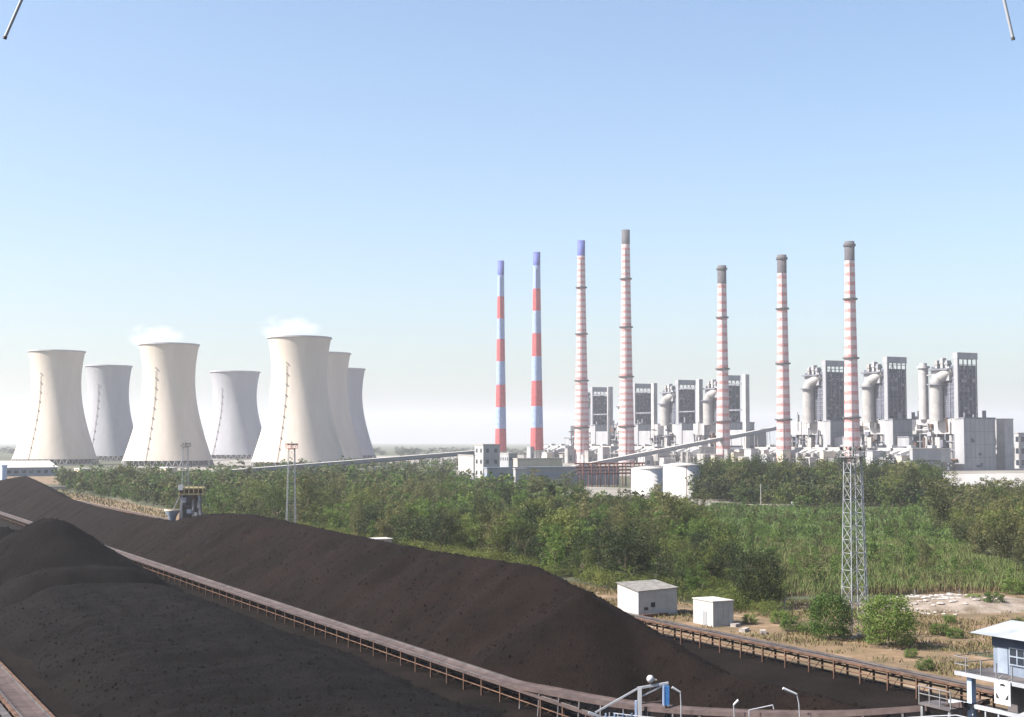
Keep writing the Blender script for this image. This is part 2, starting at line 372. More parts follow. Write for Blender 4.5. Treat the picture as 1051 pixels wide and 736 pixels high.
# loose lumps lying on the heaps, too many to count
def lumps(fn, n, w0, w1, s0, s1, m, name, lab):
    w = rng.uniform(w0, w1, n); s = s0 + (s1 - s0) * rng.uniform(0, 1, n) ** 1.4; z = fn(w, s); k = z > 0.25; w, s, z = w[k], s[k], z[k]; n = len(w)
    r = 0.04 + 0.22 * rng.uniform(0, 1, n) ** 5
    o = np.array([(1, 0, 0), (0, 1, 0), (-1, 0, 0), (0, -1, 0), (0, 0, 1)], float)
    d = o[None] * rng.uniform(0.6, 1.4, (n, 5, 1)) * r[:, None, None] + rng.normal(0, 0.2, (n, 5, 3)) * r[:, None, None]
    c = np.stack([w * NX - s * NY, w * NY + s * NX, z], 1); V = (c[:, None] + d).reshape(-1, 3)
    f = np.array([(0, 1, 4), (1, 2, 4), (2, 3, 4), (3, 0, 4)]); F = (np.arange(n)[:, None, None] * 5 + f[None]).reshape(-1, 3)
    return tag(link(name, np_mesh(name, V, F, m)), lab, 'coal', kind='stuff')
lumps(pile_a, 26000, 26, 67, 75, 330, 'coal', 'coal_lumps', 'loose coal lumps strewn over the broad dark heap')
lumps(pile_b, 26000, 72, 104, 95, 420, 'coal_warm', 'coal_lumps', 'loose coal lumps strewn over the long brown-black ridge')
# ================================================================== YARD CONVEYORS
def conveyor(name, label, wc, s0, s1, belt_s0, belt_mat, rail_mat, step=4.5, width=2.5, zt=2.2, walk=0):
    sm = (s0 + s1) / 2
    t = thing(name, label, 'conveyor', W(wc, sm, 0), GR)
    L0, L1 = s0 - sm, s1 - sm; h = width / 2
    b0 = belt_s0 - sm
    mb = MB(); bw = h - 0.35; n = int((L1 - b0) / 12)
    for i in range(n):          # shallow trough of the belt
        ya = b0 + (L1 - b0) * i / n; yb = b0 + (L1 - b0) * (i + 1) / n
        xs = [-bw, -bw * 0.5, bw * 0.5, bw]; zs = [zt - 0.02, zt - 0.14, zt - 0.14, zt - 0.02]
        vs = [(x, ya, z) for x, z in zip(xs, zs)] + [(x, yb, z) for x, z in zip(xs, zs)]
        mb.add(vs, [(j, j + 1, j + 5, j + 4) for j in range(3)])
    mb.build('belt', belt_mat, t)
    MB().box(-bw * 0.6, bw * 0.6, L0, L1, zt - 0.72, zt - 0.66).build('return_belt', 'belt_dark', t)
    for sx in (-1, 1):
        MB().box(sx * h - 0.16, sx * h + 0.16, L0, L1, zt - 0.12, zt + 0.10).build('stringer', rail_mat, t)
        MB().box(sx * (h - 0.28) - 0.05, sx * (h - 0.28) + 0.05, L0, L1, zt - 0.3, zt + 0.16).build('skirt_rail', 'steel_dark', t)
        MB().cyl((sx * (h + 0.02), L0, zt - 0.95), (sx * (h + 0.02), L1, zt - 0.95), 0.07, n=8).build('side_pipe', 'rust', t)
    if walk:
        MB().box(walk * (h + 0.2), walk * (h + 0.95), L0, L1, zt - 0.42, zt - 0.36).build('walkway', 'steel_dark', t)
    fr = MB()
    for sx in (-1, 1): fr.box(sx * h - 0.10, sx * h + 0.10, -0.10, 0.10, -0.4, zt - 0.12)
    fr.box(-h, h, -0.08, 0.08, zt - 0.55, zt - 0.42); fr.beam((-h, 0, 0.2), (h, 0, zt - 0.6), 0.07)
    me = fr.mesh('trestle', 'rust')
    y = L0 + 1
    while y < L1 - 1:
        o = link('trestle', me, t, (0, y, 0)); y += step
    return t
conveyor('yard_conveyor', 'dusty brown belt conveyor on trestles running between the two coal heaps', 69.5, 30, 700, 133, 'belt', 'belt', zt=2.2)
conveyor('yard_conveyor', 'rusty belt conveyor on trestles along the dirt verge below the white sheds', 110.6, 30, 760, 30, 'belt_black', 'rust', zt=2.45, width=2.0)
conveyor('yard_conveyor', 'belt conveyor with dusty brown belt at the outer foot of the broad coal heap', 21.6, 40, 330, 40, 'belt', 'rust', zt=2.2, walk=-1, width=2.9)

# ================================================================== COOLING TOWERS
def tower_profile():
    pr = []
    for z in np.linspace(6.8, 130, 40):
        pr.append((27.5 * math.sqrt(1 + ((z - 95) / 64.5) ** 2), z))
    return pr
pr = tower_profile()
def cooling_tower():
    t = thing('cooling_tower', 'x', 'cooling tower')
    mb = MB(); mb.lathe(pr, 96); inner = [(r - 0.7, z) for r, z in pr][::-1]; mb.lathe(inner, 96)
    mb.build('shell', 'concrete_pale', t)
    rt = pr[-1][0]
    mb = MB(); mb.lathe([(rt - 0.75, 129.2), (rt - 0.75, 130.6), (rt + 0.9, 130.6), (rt + 0.9, 129.2), (rt - 0.75, 129.2)], 96, smooth=False)
    mb.build('rim', 'rim', t)
    rb = pr[0][0]
    mb = MB()
    for i in range(44):
        a = 2 * math.pi * i / 44; b = 2 * math.pi * (i + 0.5) / 44; c = 2 * math.pi * (i + 1) / 44
        q = (rb * math.cos(b) * 0.995, rb * math.sin(b) * 0.995, 7.2)
        for k in (a, c):
            mb.beam(((rb + 2.6) * math.cos(k), (rb + 2.6) * math.sin(k), 0), q, 0.55)
    tag(mb.build('column_ring', 'column_grey', t), kind='stuff')
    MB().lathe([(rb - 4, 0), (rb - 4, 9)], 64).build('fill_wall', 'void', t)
    mb = MB(); mb.lathe([(rb + 4.2, -0.5), (rb + 4.2, 1.6), (rb + 3.7, 1.6), (rb + 3.7, -0.5)], 72, smooth=False)
    mb.build('basin_wall', 'concrete', t)
    # ladder with landings up the shell, on the side facing -y turned a little to the sun
    mb = MB(); la = math.atan2(-0.90, -0.28)
    for (r, z), (r2, z2) in zip(pr[:-1], pr[1:]):
        if z2 > 104: break
        p = ((r + 0.5) * math.cos(la), (r + 0.5) * math.sin(la), z); q = ((r2 + 0.5) * math.cos(la), (r2 + 0.5) * math.sin(la), z2)
        mb.beam(p, q, 0.34, 0.25)
    mb.build('ladder', 'rust_red', t)
    mb2 = MB()
    for z in np.linspace(20, 104, 9):
        r = 27.5 * math.sqrt(1 + ((z - 95) / 64.5) ** 2) + 0.9
        c = (r * math.cos(la), r * math.sin(la))
        mb2.box(c[0] - 0.55, c[0] + 0.55, c[1] - 0.55, c[1] + 0.55, z - 0.5, z + 0.4)
    tag(mb2.build('ladder_cage', 'steelwork', t), kind='stuff')
    return t
ct = cooling_tower(); kids_index()
ct_spec = [(307, 1.030, 'cream concrete cooling tower at the end of the front row above the rising conveyor gallery'),
           (173, 0.961, 'steaming cream cooling tower in the middle of the front row of three'),
           (57.5, 0.892, 'cream cooling tower of the front row standing behind the long white-roofed shed'),
           (111, 0.745, 'grey cooling tower seen in the gap behind the shed-side and middle front towers'),
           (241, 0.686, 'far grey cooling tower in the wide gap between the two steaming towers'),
           (332, 0.8725, 'cooling tower partly hidden directly behind the front tower above the conveyor gallery'),
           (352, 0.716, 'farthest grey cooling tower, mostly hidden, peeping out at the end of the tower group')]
GREY_SHELL = None
for i, (px, k, lab) in enumerate(ct_spec):
    t = ct if i == 0 else copy_tree(ct)
    t.location = ((px - CX) / k, FPX / k, 0); t.rotation_euler = (0, 0, [0.0, 0.05, -0.03, 0.1, -0.1, 0.15, 0.0][i])
    tag(t, lab, 'cooling tower', 'hyperboloid cooling towers')
    if i == 4: t.scale = (1.17, 1.17, 1.0)
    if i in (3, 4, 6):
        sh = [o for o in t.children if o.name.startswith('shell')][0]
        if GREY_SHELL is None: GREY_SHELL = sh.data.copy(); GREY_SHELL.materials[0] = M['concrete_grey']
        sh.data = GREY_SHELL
# low dark pipework and screens at the foot of the towers
# ================================================================== CHIMNEYS
def chimney(label, px, ytop, H, rb, rt, bands, plats, cap_y, capmat, rim=True, plinth=True):
    k = (HOR - ytop) / (H - CAMH); X = (px - CX) / k; Y = FPX / k
    zof = lambda y: CAMH - (y - HOR) / k
    t = thing('chimney', label, 'chimney', (X, Y, 0), 0, 'tall chimneys')
    rad = lambda z: rt + (rb - rt) * (1 - z / H) ** 1.35
    mats = ['ch_white', 'ch_pink', 'ch_red', 'ch_blue', 'ch_navy', 'concrete']
    prof = [(rad(z), z, mi) for z, mi in bands(zof)]
    zc = zof(cap_y)
    prof = [p for p in prof if p[1] < zc - 0.5]; prof.append((rad(zc), zc, 0))
    mb = MB(); mb.lathe(prof, 40); mb.build('shaft', mats, t)
    mb = MB(); mb.lathe([(rad(zc) + 0.05, zc), (rt + 0.15, H), (rt - 0.9, H), (rt - 0.9, H - 6)], 40); mb.lathe([(rt - 0.9, H - 6), (0.05, H - 6)], 40)
    mb.build('cap', capmat, t)
    for y in plats:
        z = zof(y); r = rad(z)
        mb = MB(); mb.lathe([(r - 0.05, z - 0.9), (r + 1.9, z - 0.25), (r + 1.9, z + 1.1), (r + 1.7, z + 1.1), (r + 1.7, z), (r - 0.05, z)], 32, smooth=False)
        mb.build('platform', 'steel_dark', t)
    if rim:
        mb = MB(); r = rt
        mb.lathe([(r, H - 5.5), (r + 1.3, H - 4.5), (r + 1.3, H - 2.6), (r, H - 2.2)], 32, smooth=False); mb.build('rim', capmat, t)
    MB().beam((-rad(5) * 0.2, -rad(5) - 0.2, 5), (-rad(H * .9) * 0.2, -rad(H * 0.9) - 0.15, H * 0.92), 0.5).build('ladder', 'steelwork', t)
    return t
def fine_bands(per, red, zlo, zfade):
    def f(zof):
        out = [(0, 0)]; z = zlo
        ztop = zof(zfade)
        while z < ztop:
            out += [(z, 1), (z + red, 0)]; z += per
        return out
    return f
def wide_bands(ys):
    def f(zof):
        out = [(0, 5)]
        for y, mi in ys: out.append((zof(y), mi))
        return out
    return f
chimney('chimney with wide red and pale blue bands, standing behind the windowed grey block', 514, 267, 275, 8.2, 4.4,
        wide_bands([(463, 2), (440, 3), (418, 2), (395, 3), (371, 2), (348, 3), (327, 2), (304, 3)]), [], 282, 'ch_navy', rim=False)
chimney('chimney with wide red and pale blue bands, next to the finely banded pair', 551, 258, 275, 9.0, 4.6,
        wide_bands([(462, 2), (439, 3), (417, 2), (391, 3), (366, 2), (342, 3), (319, 2), (296, 3)]), [], 272, 'ch_navy', rim=False)
chimney('finely red banded white chimney with navy tip, beside the red and blue pair', 597, 246, 275, 9.6, 4.6, fine_bands(7.4, 3.0, 14, 264), [295, 343, 391, 439], 262, 'ch_navy', rim=False)
chimney('tallest finely red banded chimney with grey tip, behind the white tanks', 643, 235, 275, 9.6, 4.7, fine_bands(7.4, 3.0, 14, 252), [286, 336, 387, 438], 250, 'ch_cap', rim=False)
chimney('red banded white chimney with dark collared cap, crossed by the inclined gallery', 742, 272, 220, 7.9, 4.7, fine_bands(8.8, 3.6, 10, 293), [326, 379, 433], 291, 'ch_cap')
chimney('red banded white chimney with dark collared cap, middle of its row of three', 804, 261, 220, 7.9, 4.7, fine_bands(8.8, 3.6, 10, 282), [317, 373.5, 431], 280, 'ch_cap')
chimney('red banded white chimney with dark collared cap, directly behind the near lattice mast', 874, 247, 220, 7.9, 4.7, fine_bands(8.8, 3.6, 10, 269), [307, 368, 429], 267, 'ch_cap')

# ================================================================== BOILER HOUSES
def boiler(label, s0, H, kind, w0=971):
    t = thing('boiler_house', label, 'boiler house', W(w0, s0, 0), GR, 'boiler houses behind the chimneys')
    MB().box(0, 40, 0, 12, 0, 48).build('bunker_bay', 'clad_grey', t)
    MB().box(-0.4, 40.4, -0.4, 12.4, 48, 49.4).build('parapet', 'steelwork', t)
    MB().box(0.6, 38, 12, 68, 34, 48).build('upper_casing', 'clad_white', t)
    MB().box(7, 38, 12, 66, 0, 34).build('lower_bay', 'boiler_dark', t)
    col = MB().box(-0.55, 0.55, -0.55, 0.55, 0, 34).mesh('column', 'steelwork')
    for y in (14, 25, 36, 47, 58, 67): link('column', col, t, (1.5, y, 0))
    bm = MB().box(-0.4, 0.4, 12, 68, -0.5, 0.5).mesh('floor_beam', 'steelwork')
    for z in (10, 19, 27): link('floor_beam', bm, t, (1.3, 0, z))
    for y, r in ((19.5, 2.2), (42, 2.6), (53, 1.8)):
        MB().cyl((4, y, 0), (4, y, 33), r, n=16).build('down_duct', 'duct', t)
    MB().box(-3, 5, 28, 34, 20, 31).build('air_duct', 'duct', t)
    # tall open steelwork tower
    y0, y1, x1 = 6, 11, 24
    MB().box(-0.4, x1, y0 + 1.6, 40, 49.4, H - 12).build('furnace_core', 'boiler_dark', t)
    MB().box(4, 34, 68, 92, 0, 31).build('link_hall', 'clad_grey', t); MB().box(3.5, 34.5, 67.8, 92.2, 31, 32).build('link_hall_roof', 'steelwork', t)
    MB().box(-2, 4, 70, 90, 4, 22).build('link_frame', 'boiler_dark', t)
    MB().box(-0.6, 0.6, y0, y1, 48, H - 6).build('side_wall', 'clad_grey', t)
    MB().box(-0.8, x1 + 0.8, y0 - 0.3, y1 + 2, H - 6, H).build('roof_house', 'clad_grey', t)
    fl = MB().box(0.6, x1 + 0.4, y0 + 0.1, y0 + 2.4, -0.25, 0.25).mesh('floor_deck', 'steelwork')
    z = 52.5
    while z < H - 8: link('floor_deck', fl, t, (0, 0, z)); z += 4.2
    sc_ = MB().box(-1.2, -0.4, -0.4, 0.4, 48, H - 14).mesh('side_column', 'steelwork')
    for y in (16, 22, 28, 34, 39.6): link('side_column', sc_, t, (0, y, 0))
    cf = MB().box(-0.4, 0.4, y0 + 0.0, y0 + 0.8, 49.4, H - 6).mesh('tower_column', 'steelwork')
    for x in (1.4, 7, 12.5, 18, 23.8): link('tower_column', cf, t, (x, 0, 0))
    br = MB()
    br_m = br.beam((1.4, y0 + 0.9, 0), (7, y0 + 0.9, 8.4), 0.45).beam((7, y0 + 0.9, 8.4), (12.5, y0 + 0.9, 0), 0.45).mesh('cross_brace', 'steelwork')
    for i in range(int((H - 60) / 8.4)): link('cross_brace', br_m, t, (0 if i % 2 else 11, 0, 52.5 + 8.4 * i))
    # side (towards -w) floors behind the stair wall
    fs = MB().box(-0.9, 0.5, y1, 40, -0.3, 0.3).mesh('side_deck', 'steelwork')
    z = 56
    while z < H - 18: link('side_deck', fs, t, (0, 0, z)); z += 4.2
    # clutter boxes hung in the steel frame: equipment, panels in mixed materials
    rr = random.Random(int(s0))
    for i in range(9):
        x = rr.uniform(2, 20); z = 52.5 + 4.2 * rr.randint(0, int((H - 66) / 4.2)); w_ = rr.uniform(1.5, 4.5)
        MB().box(x, x + w_, y0 + 0.9, y0 + 1.7, z + 0.3, z + rr.uniform(1.6, 3.4)).build('panel', rr.choice(['steelwork', 'clad_grey', 'clad_grey', 'duct']), t)
    for i in range(22):
        x = rr.uniform(1, 21); z = 52.5 + 4.2 * rr.randint(0, int((H - 66) / 4.2)); w_ = rr.uniform(0.8, 3.0)
        MB().box(x, x + w_, y0 - 0.5, y0 + 1.2, z + 0.3, z + rr.uniform(1.0, 3.6)).build('panel', rr.choice(['steelwork', 'clad_grey', 'steel_dark', 'duct']), t)
    for i in range(26):       # pipework, ducts and platforms hung on the side towards the chimneys
        y = rr.uniform(13, 66); z = rr.uniform(0, 40); k_ = rr.random(); mm = rr.choice(['steelwork', 'duct', 'clad_grey', 'steel_dark', 'boiler_dark', 'rust'])
        if k_ < 0.35: MB().cyl((-1.2 - rr.random() * 3, y, z), (-1.2 - rr.random() * 3, y, z + rr.uniform(8, 22)), rr.uniform(0.4, 1.3), n=10).build('pipe', mm, t)
        elif k_ < 0.6: l_ = rr.uniform(6, 20); MB().cyl((-1.5, y - l_ / 2, z + 4), (-1.5, y + l_ / 2, z + 4), rr.uniform(0.4, 1.1), n=10).build('pipe', mm, t)
        else: d_ = rr.uniform(2, 6); MB().box(-rr.uniform(1.5, 4), 2, y - d_ / 2, y + d_ / 2, z, z + rr.uniform(1, 7)).build('equipment_box', mm, t)
    for i in range(12):       # roof equipment on the casing and bunker bay
        y = rr.uniform(30, 66) if i < 8 else rr.uniform(1, 5); x = rr.uniform(2, 34); d_ = rr.uniform(1, 3.2)
        MB().box(x, x + d_, y, y + d_, 48 if i < 8 else 49.4, 49.4 + rr.uniform(1.5, 7)).build('roof_equipment', rr.choice(['clad_grey', 'duct', 'steelwork']), t)
    for i in range(7): MB().box(40 * i / 7 - 0.12 + 2.9, 40 * i / 7 + 0.12 + 2.9, -0.12, 0.05, 0, 48).build('wall_seam', 'steelwork', t)
    for z in (12, 24, 36): MB().box(-0.1, 40.1, -0.16, 0.05, z - 0.2, z + 0.2).build('wall_girt', 'steelwork', t)
    for y in (22, 33, 44, 55): MB().box(-0.2 + 0.6, 0.75, y - 0.15, y + 0.15, 34, 48).build('casing_seam', 'steelwork', t)
    for i in range(5): x = rr.uniform(3, 34); z = rr.choice((3, 14, 26)); MB().box(x, x + rr.uniform(2, 5), -0.2, 0.1, z, z + rr.uniform(2, 6)).build('louvre', 'boiler_dark', t)
    # duct: vertical riser, flange and sloping breeching into the boiler
    rz0 = H - 30
    MB().cyl((-5, 29, 46), (-5, 29, rz0), 6.0, n=24).build('riser', 'duct', t)
    MB().cyl((-5, 29, rz0), (-5, 29, rz0 + 1.2), 8.6, n=24).build('flange', 'steelwork', t)
    MB().cyl((-5, 29, rz0 + 1), (-4.5, 25, rz0 + 8), 6.2, 5.4, n=24).cyl((-4.5, 26, rz0 + 6), (0.5, 14, rz0 + 14), 5.4, 4.4, n=24).build('elbow_duct', 'duct', t)
    MB().box(-6.5, 8, 13, 38, rz0 + 14, rz0 + 15.4).build('top_deck', 'steelwork', t)
    MB().box(-3.5, 8, 14, 37, rz0 + 4, rz0 + 14).build('breeching', 'clad_grey', t)
    for (y, hh, m_) in ((18, 7, 'duct'), (24, 9.5, 'clad_white'), (31, 7.5, 'duct')):
        MB().box(-3, 2, y - 1.4, y + 1.4, rz0 + 16, rz0 + 16 + hh).box(-3.5, 2.5, y - 2, y + 2, rz0 + 16 + hh * 0.45, rz0 + 16 + hh * 0.72).build('silencer', ['clad_grey', m_][y > 20], t)
    if kind == 'single':       # pale free-standing flue at the far end of the casing
        MB().cyl((1, 52, 48), (1, 52, H - 13), 4.6, n=20).cyl((1, 52, H - 13), (1, 52, H - 11), 6.2, n=20).cyl((1, 52, H - 11), (1, 52, H - 8), 3.6, n=20).build('flue', 'clad_white', t)
        MB().box(-0.6, 0.6, 57, 58, H - 42, H - 41).build('bracket', 'steelwork', t)
        MB().cyl((1, 47, H - 20), (1, 34, H - 20), 0.7, n=8).build('cross_pipe', 'duct', t)
    if kind == 'shaft':        # square lift shaft in front
        MB().box(0, 5.5, -37, -31, 0, H - 1).build('lift_shaft', 'clad_white', t)
        for z in (62, H - 12): MB().box(0.5, 3.5, -31, 6, z, z + 1.6).build('link_bridge', 'steelwork', t)
        MB().box(1, 34, -30, 0, 22, 40).build('deaerator_bay', 'clad_grey', t)
        MB().box(3, 34, -29, 0, 0, 22).build('mill_bay', 'boiler_dark', t)
    return t
def unit_s(px, w0=971):
    p = pix_w(px, 480, w0); return ws(p.x, p.y)[1]
bl = [(990, 110, 'single', 'boiler house with dark open tower and a pale round flue, nearest the long white warehouse'),
      (917, 111, 'none', 'boiler house with dark tower and thick pale riser behind the near lattice mast'),
      (853, 112, 'none', 'boiler house with dark tower and flanged riser between the two collared chimneys'),
      (746, 104, 'shaft', 'boiler house half hidden by the chimney that the inclined gallery crosses'),
      (700, 102, 'shaft', 'boiler house with dark tower and square lift shaft above the white tanks'),
      (655, 101, 'shaft', 'boiler house mostly hidden behind the tallest grey-tipped chimney'),
      (611, 100, 'shaft', 'farthest boiler house, dark tower beside the navy-tipped banded chimney')]
for px, H, kd, lab in bl: boiler(lab, unit_s(px), H, kd)

# precipitators between chimneys and boilers
def precipitator():
    t = thing('precipitator', 'x', 'precipitator')
    MB().box(0, 24, -11, 11, 8, 20).build('casing', 'clad_white', t)
    MB().box(-0.3, 24.3, -11.3, 11.3, 20, 20.8).build('roof', 'roof_white', t)
    for y in (-5.5, 5.5):
        mb = MB(); a = [(0, y - 5, 9.5), (0, y + 5, 9.5), (0, y + 5, 19), (0, y - 5, 19)]; b = [(-8, y - 2, 11.5), (-8, y + 2, 11.5), (-8, y + 2, 16), (-8, y - 2, 16)]
        mb.add(a + b, [(0, 1, 5, 4), (1, 2, 6, 5), (2, 3, 7, 6), (3, 0, 4, 7), (4, 5, 6, 7)])
        mb.build('inlet_funnel', 'clad_white', t)
        MB().cyl((-8, y, 13.7), (-11.5, y, 13.7), 2.0, n=14).cyl((-11.5, y, 15.2), (-11.5, y, 0), 1.9, n=14).build('inlet_duct', 'duct', t)
    hop = MB(); hop.add([(-4.5, -4.5, 0), (4.5, -4.5, 0), (4.5, 4.5, 0), (-4.5, 4.5, 0), (-0.6, -0.6, -5), (0.6, -0.6, -5), (0.6, 0.6, -5), (-0.6, 0.6, -5)],
            [(0, 1, 5, 4), (1, 2, 6, 5), (2, 3, 7, 6), (3, 0, 4, 7), (4, 5, 6, 7)])
    hm = hop.mesh('hopper', 'duct')
    for x in (6, 18):
        for y in (-5.5, 5.5): link('hopper', hm, t, (x, y, 8))
    lm = MB().box(-0.4, 0.4, -0.4, 0.4, 0, 8).mesh('leg', 'steelwork')
    for x in (0.6, 12, 23.4):
        for y in (-10.4, 0, 10.4): link('leg', lm, t, (x, y, 0))
    MB().box(9, 15, -3, 3, 20.8, 23.4).build('rectifier_house', 'clad_grey', t)
    return t
pc = precipitator(); kids_index(); first = True
for px, H, kd, lab in bl:
    s0 = unit_s(px)
    for dy in (-14, 13, 40, 66):
        w_ = 932 if px > 800 else 915
        if px == 990 and dy == -14: continue
        if px < 800 and dy == 66: continue
        t = pc if first else copy_tree(pc); first = False
        t.location = W(w_, s0 + dy, 0); t.rotation_euler = (0, 0, GR)
        host = {990: 'the boiler house with the pale flue', 917: 'the boiler house behind the near mast', 853: 'the boiler house between collared chimneys', 746: 'the gallery-crossed chimney', 700: 'the white tanks', 655: 'the tallest grey-tipped chimney', 611: 'the navy-tipped banded chimney'}[px]
        if True: tag(t, 'white precipitator box with twin funnel inlets by ' + host, 'precipitator', 'precipitators between chimneys and boiler houses')
        elif px > 800: tag(t, 'white precipitator box with twin funnel inlets, between collared chimneys and boiler houses', 'precipitator', 'precipitators by the collared chimneys')
        else: tag(t, 'white precipitator box with twin funnel inlets, behind the tall finely banded chimneys', 'precipitator', 'precipitators by the finely banded chimneys')

# ================================================================== PLANT BUILDINGS
def corner_building(name, label, cat, pc_, pyb, pl, pr_, ytop, wall='clad_white', roof='concrete', win=None, group=None, band=None, flat=True, rise=0):
    p = pix_z(pc_, pyb); k = FPX / p.y; a = (pc_ - CX) / FPX
    Mlen = max((pc_ - pl) / (k * (NY + a * NX)), 1.0); L = max((pr_ - pc_) / (k * (NX - a * NY)), 1.0); H = (pyb - ytop) / k
    t = thing(name, label, cat, (p.x, p.y, 0), GR, group)
    MB().box(0, L, 0, Mlen, -0.2, H).build('wall', wall, t)
    if flat: MB().box(-0.35, L + 0.35, -0.35, Mlen + 0.35, H, H + 0.7).build('roof', roof, t)
    else:
        h2 = rise / k; mb = MB(); o = 0.8
        vs = [(-o, -o, H - 0.2), (L + o, -o, H - 0.2), (L + o, Mlen / 2, H + h2), (-o, Mlen / 2, H + h2), (-o, Mlen + o, H - 0.2), (L + o, Mlen + o, H - 0.2)]
        vs2 = [(x, y, z + 0.25) for x, y, z in vs]
        mb.add(vs + vs2, [(6, 7, 8, 9), (9, 8, 11, 10), (0, 3, 2, 1), (3, 4, 5, 2), (0, 1, 7, 6), (5, 4, 10, 11), (0, 6, 9, 3), (3, 9, 10, 4), (1, 2, 8, 7), (2, 5, 11, 8)])
        mb.build('roof', roof, t)
        g = MB().add([(0, 0, H), (0, Mlen, H), (0, Mlen / 2, H + h2 - 0.1)], [(0, 2, 1)]).add([(L, 0, H), (L, Mlen, H), (L, Mlen / 2, H + h2 - 0.1)], [(0, 1, 2)])
        g.build('gable', wall, t)
    if win:          # windows on the -s face (nx x nz) and the -w face
        nx, nz, fx, fz = win
        wm = MB().box(-0.5 * fx * L / nx, 0.5 * fx * L / nx, -0.12, 0.2, -0.5 * fz * H / nz, 0.5 * fz * H / nz).mesh('window', 'glass')
        for i in range(nx):
            for j in range(nz): link('window', wm, t, (L * (i + 0.5) / nx, 0, H * (j + 0.5) / nz))
        ny = max(1, int(round(nx * Mlen / L)))
        wm2 = MB().box(-0.12, 0.2, -0.5 * fx * Mlen / ny, 0.5 * fx * Mlen / ny, -0.5 * fz * H / nz, 0.5 * fz * H / nz).mesh('window', 'glass')
        for i in range(ny):
            for j in range(nz): link('window', wm2, t, (0, Mlen * (i + 0.5) / ny, H * (j + 0.5) / nz))
    if band: 
        z0, z1, m_ = band
        MB().box(-0.14, L + 0.14, -0.14, Mlen * 0.9, H * z0, H * z1).build('window_band', m_, t)
    return t
cb = corner_building
cb('transfer_house', 'tall grey block with two rows of windows where the rising gallery ends', 'building', 496, 491, 487, 513, 457, 'clad_white', win=(2, 3, 0.35, 0.35))
cb('plant_building', 'blank white annex under the upper end of the rising gallery', 'building', 486, 492, 470, 487, 468, 'clad_white')
cb('plant_building', 'very long grey shed with dark window band, behind the woodland edge', 'building', 500, 499.5, 497, 642, 481, 'clad_grey', roof='clad_blue', band=(0.55, 0.75, 'clad_blue'))
cb('plant_building', 'white stair block standing in front of the very long grey shed', 'building', 529, 501, 527, 541, 482, 'wall_white')
cb('plant_building', 'cream strip building with flat roof behind the very long grey shed', 'building', 531, 494, 527, 578, 471.5, 'wall_cream', win=(8, 1, 0.4, 0.3))
cb('plant_building', 'small grey-white block at the foot of the red and blue chimneys', 'building', 522, 487, 513, 531, 466, 'clad_grey', win=(2, 2, 0.4, 0.3))
cb('long_shed', 'long low shed with bright white sheet roof at the foot of the cooling towers', 'shed', -50, 489.5, -62, 62, 480.5, 'clad_blue', roof='roof_white', flat=False, rise=6, win=(14, 1, 0.5, 0.35))
cb('warehouse', 'very long warehouse with pale sheet roof below the nearest boiler house', 'warehouse', 962, 507, 942, 1160, 499, 'clad_blue', roof='roof_white', flat=False, rise=11)
cb('warehouse', 'lower pale-roofed annex in front of the very long warehouse', 'warehouse', 992, 511, 984, 1120, 504, 'steel_dark', roof='roof_white', flat=False, rise=6)
cb('control_block', 'light grey block with dark window strip beside the boiler house with the pale flue', 'building', 937, 485, 934, 966, 461, 'clad_grey', band=(0.45, 0.52, 'glass'))
cb('silo_tower', 'narrow white tower with shaded grey flank beyond the nearest boiler house', 'tower', 1032, 482, 1022, 1041, 430.5, 'clad_white')
cb('plant_building', 'pale building with dark windows beyond the narrow white tower', 'building', 1047, 481, 1042, 1075, 445, 'clad_white', win=(3, 3, 0.6, 0.45))
cb('low_house', 'cream low house with flat roof among trees next to the bigger tank', 'house', 716, 504, 702, 742, 493, 'wall_cream', roof='wall_cream')
cb('low_house', 'white low house above the tree belt near the crossed chimney', 'house', 778, 500, 772, 802, 488, 'wall_white', roof='roof_white')
cb('low_house', 'cream low house above the tree belt near the middle collared chimney', 'house', 812, 503, 806, 822, 492, 'wall_cream', roof='roof_white')
cb('low_house', 'pale low house by the tree belt left of the near lattice mast', 'house', 840, 503, 836, 862, 492, 'wall_cream', roof='roof_white')
cb('low_house', 'small white hut below the rising gallery, near the cooling towers', 'house', 300, 491, 297, 312, 482, 'wall_white', roof='roof_white')
cb('low_house', 'white flat-roofed hut under the middle of the rising gallery', 'house', 382, 488, 379, 400, 480, 'wall_white', roof='roof_white')
cb('low_house', 'pale hut under the upper part of the rising gallery', 'house', 438, 485, 436, 452, 478, 'wall_white', roof='roof_white')
cb('low_house', 'low blue-grey pump house at the foot of the conveyor-side cooling tower', 'house', 330, 492, 322, 378, 483, 'clad_blue', roof='clad_grey')
cb('low_house', 'small pale hut in front of the middle steaming tower', 'house', 170, 488, 158, 182, 481, 'wall_cream', roof='roof_white')
cb('low_house', 'small cream hut between trees and the shed-side cooling tower', 'house', 82, 492, 76, 92, 482, 'wall_cream', roof='roof_white')
cb('parked_container', 'blue container standing at the end of the long white-roofed shed', 'container', 2, 494, -6, 7, 478.5, 'paint_blue_pale', roof='paint_blue_pale')
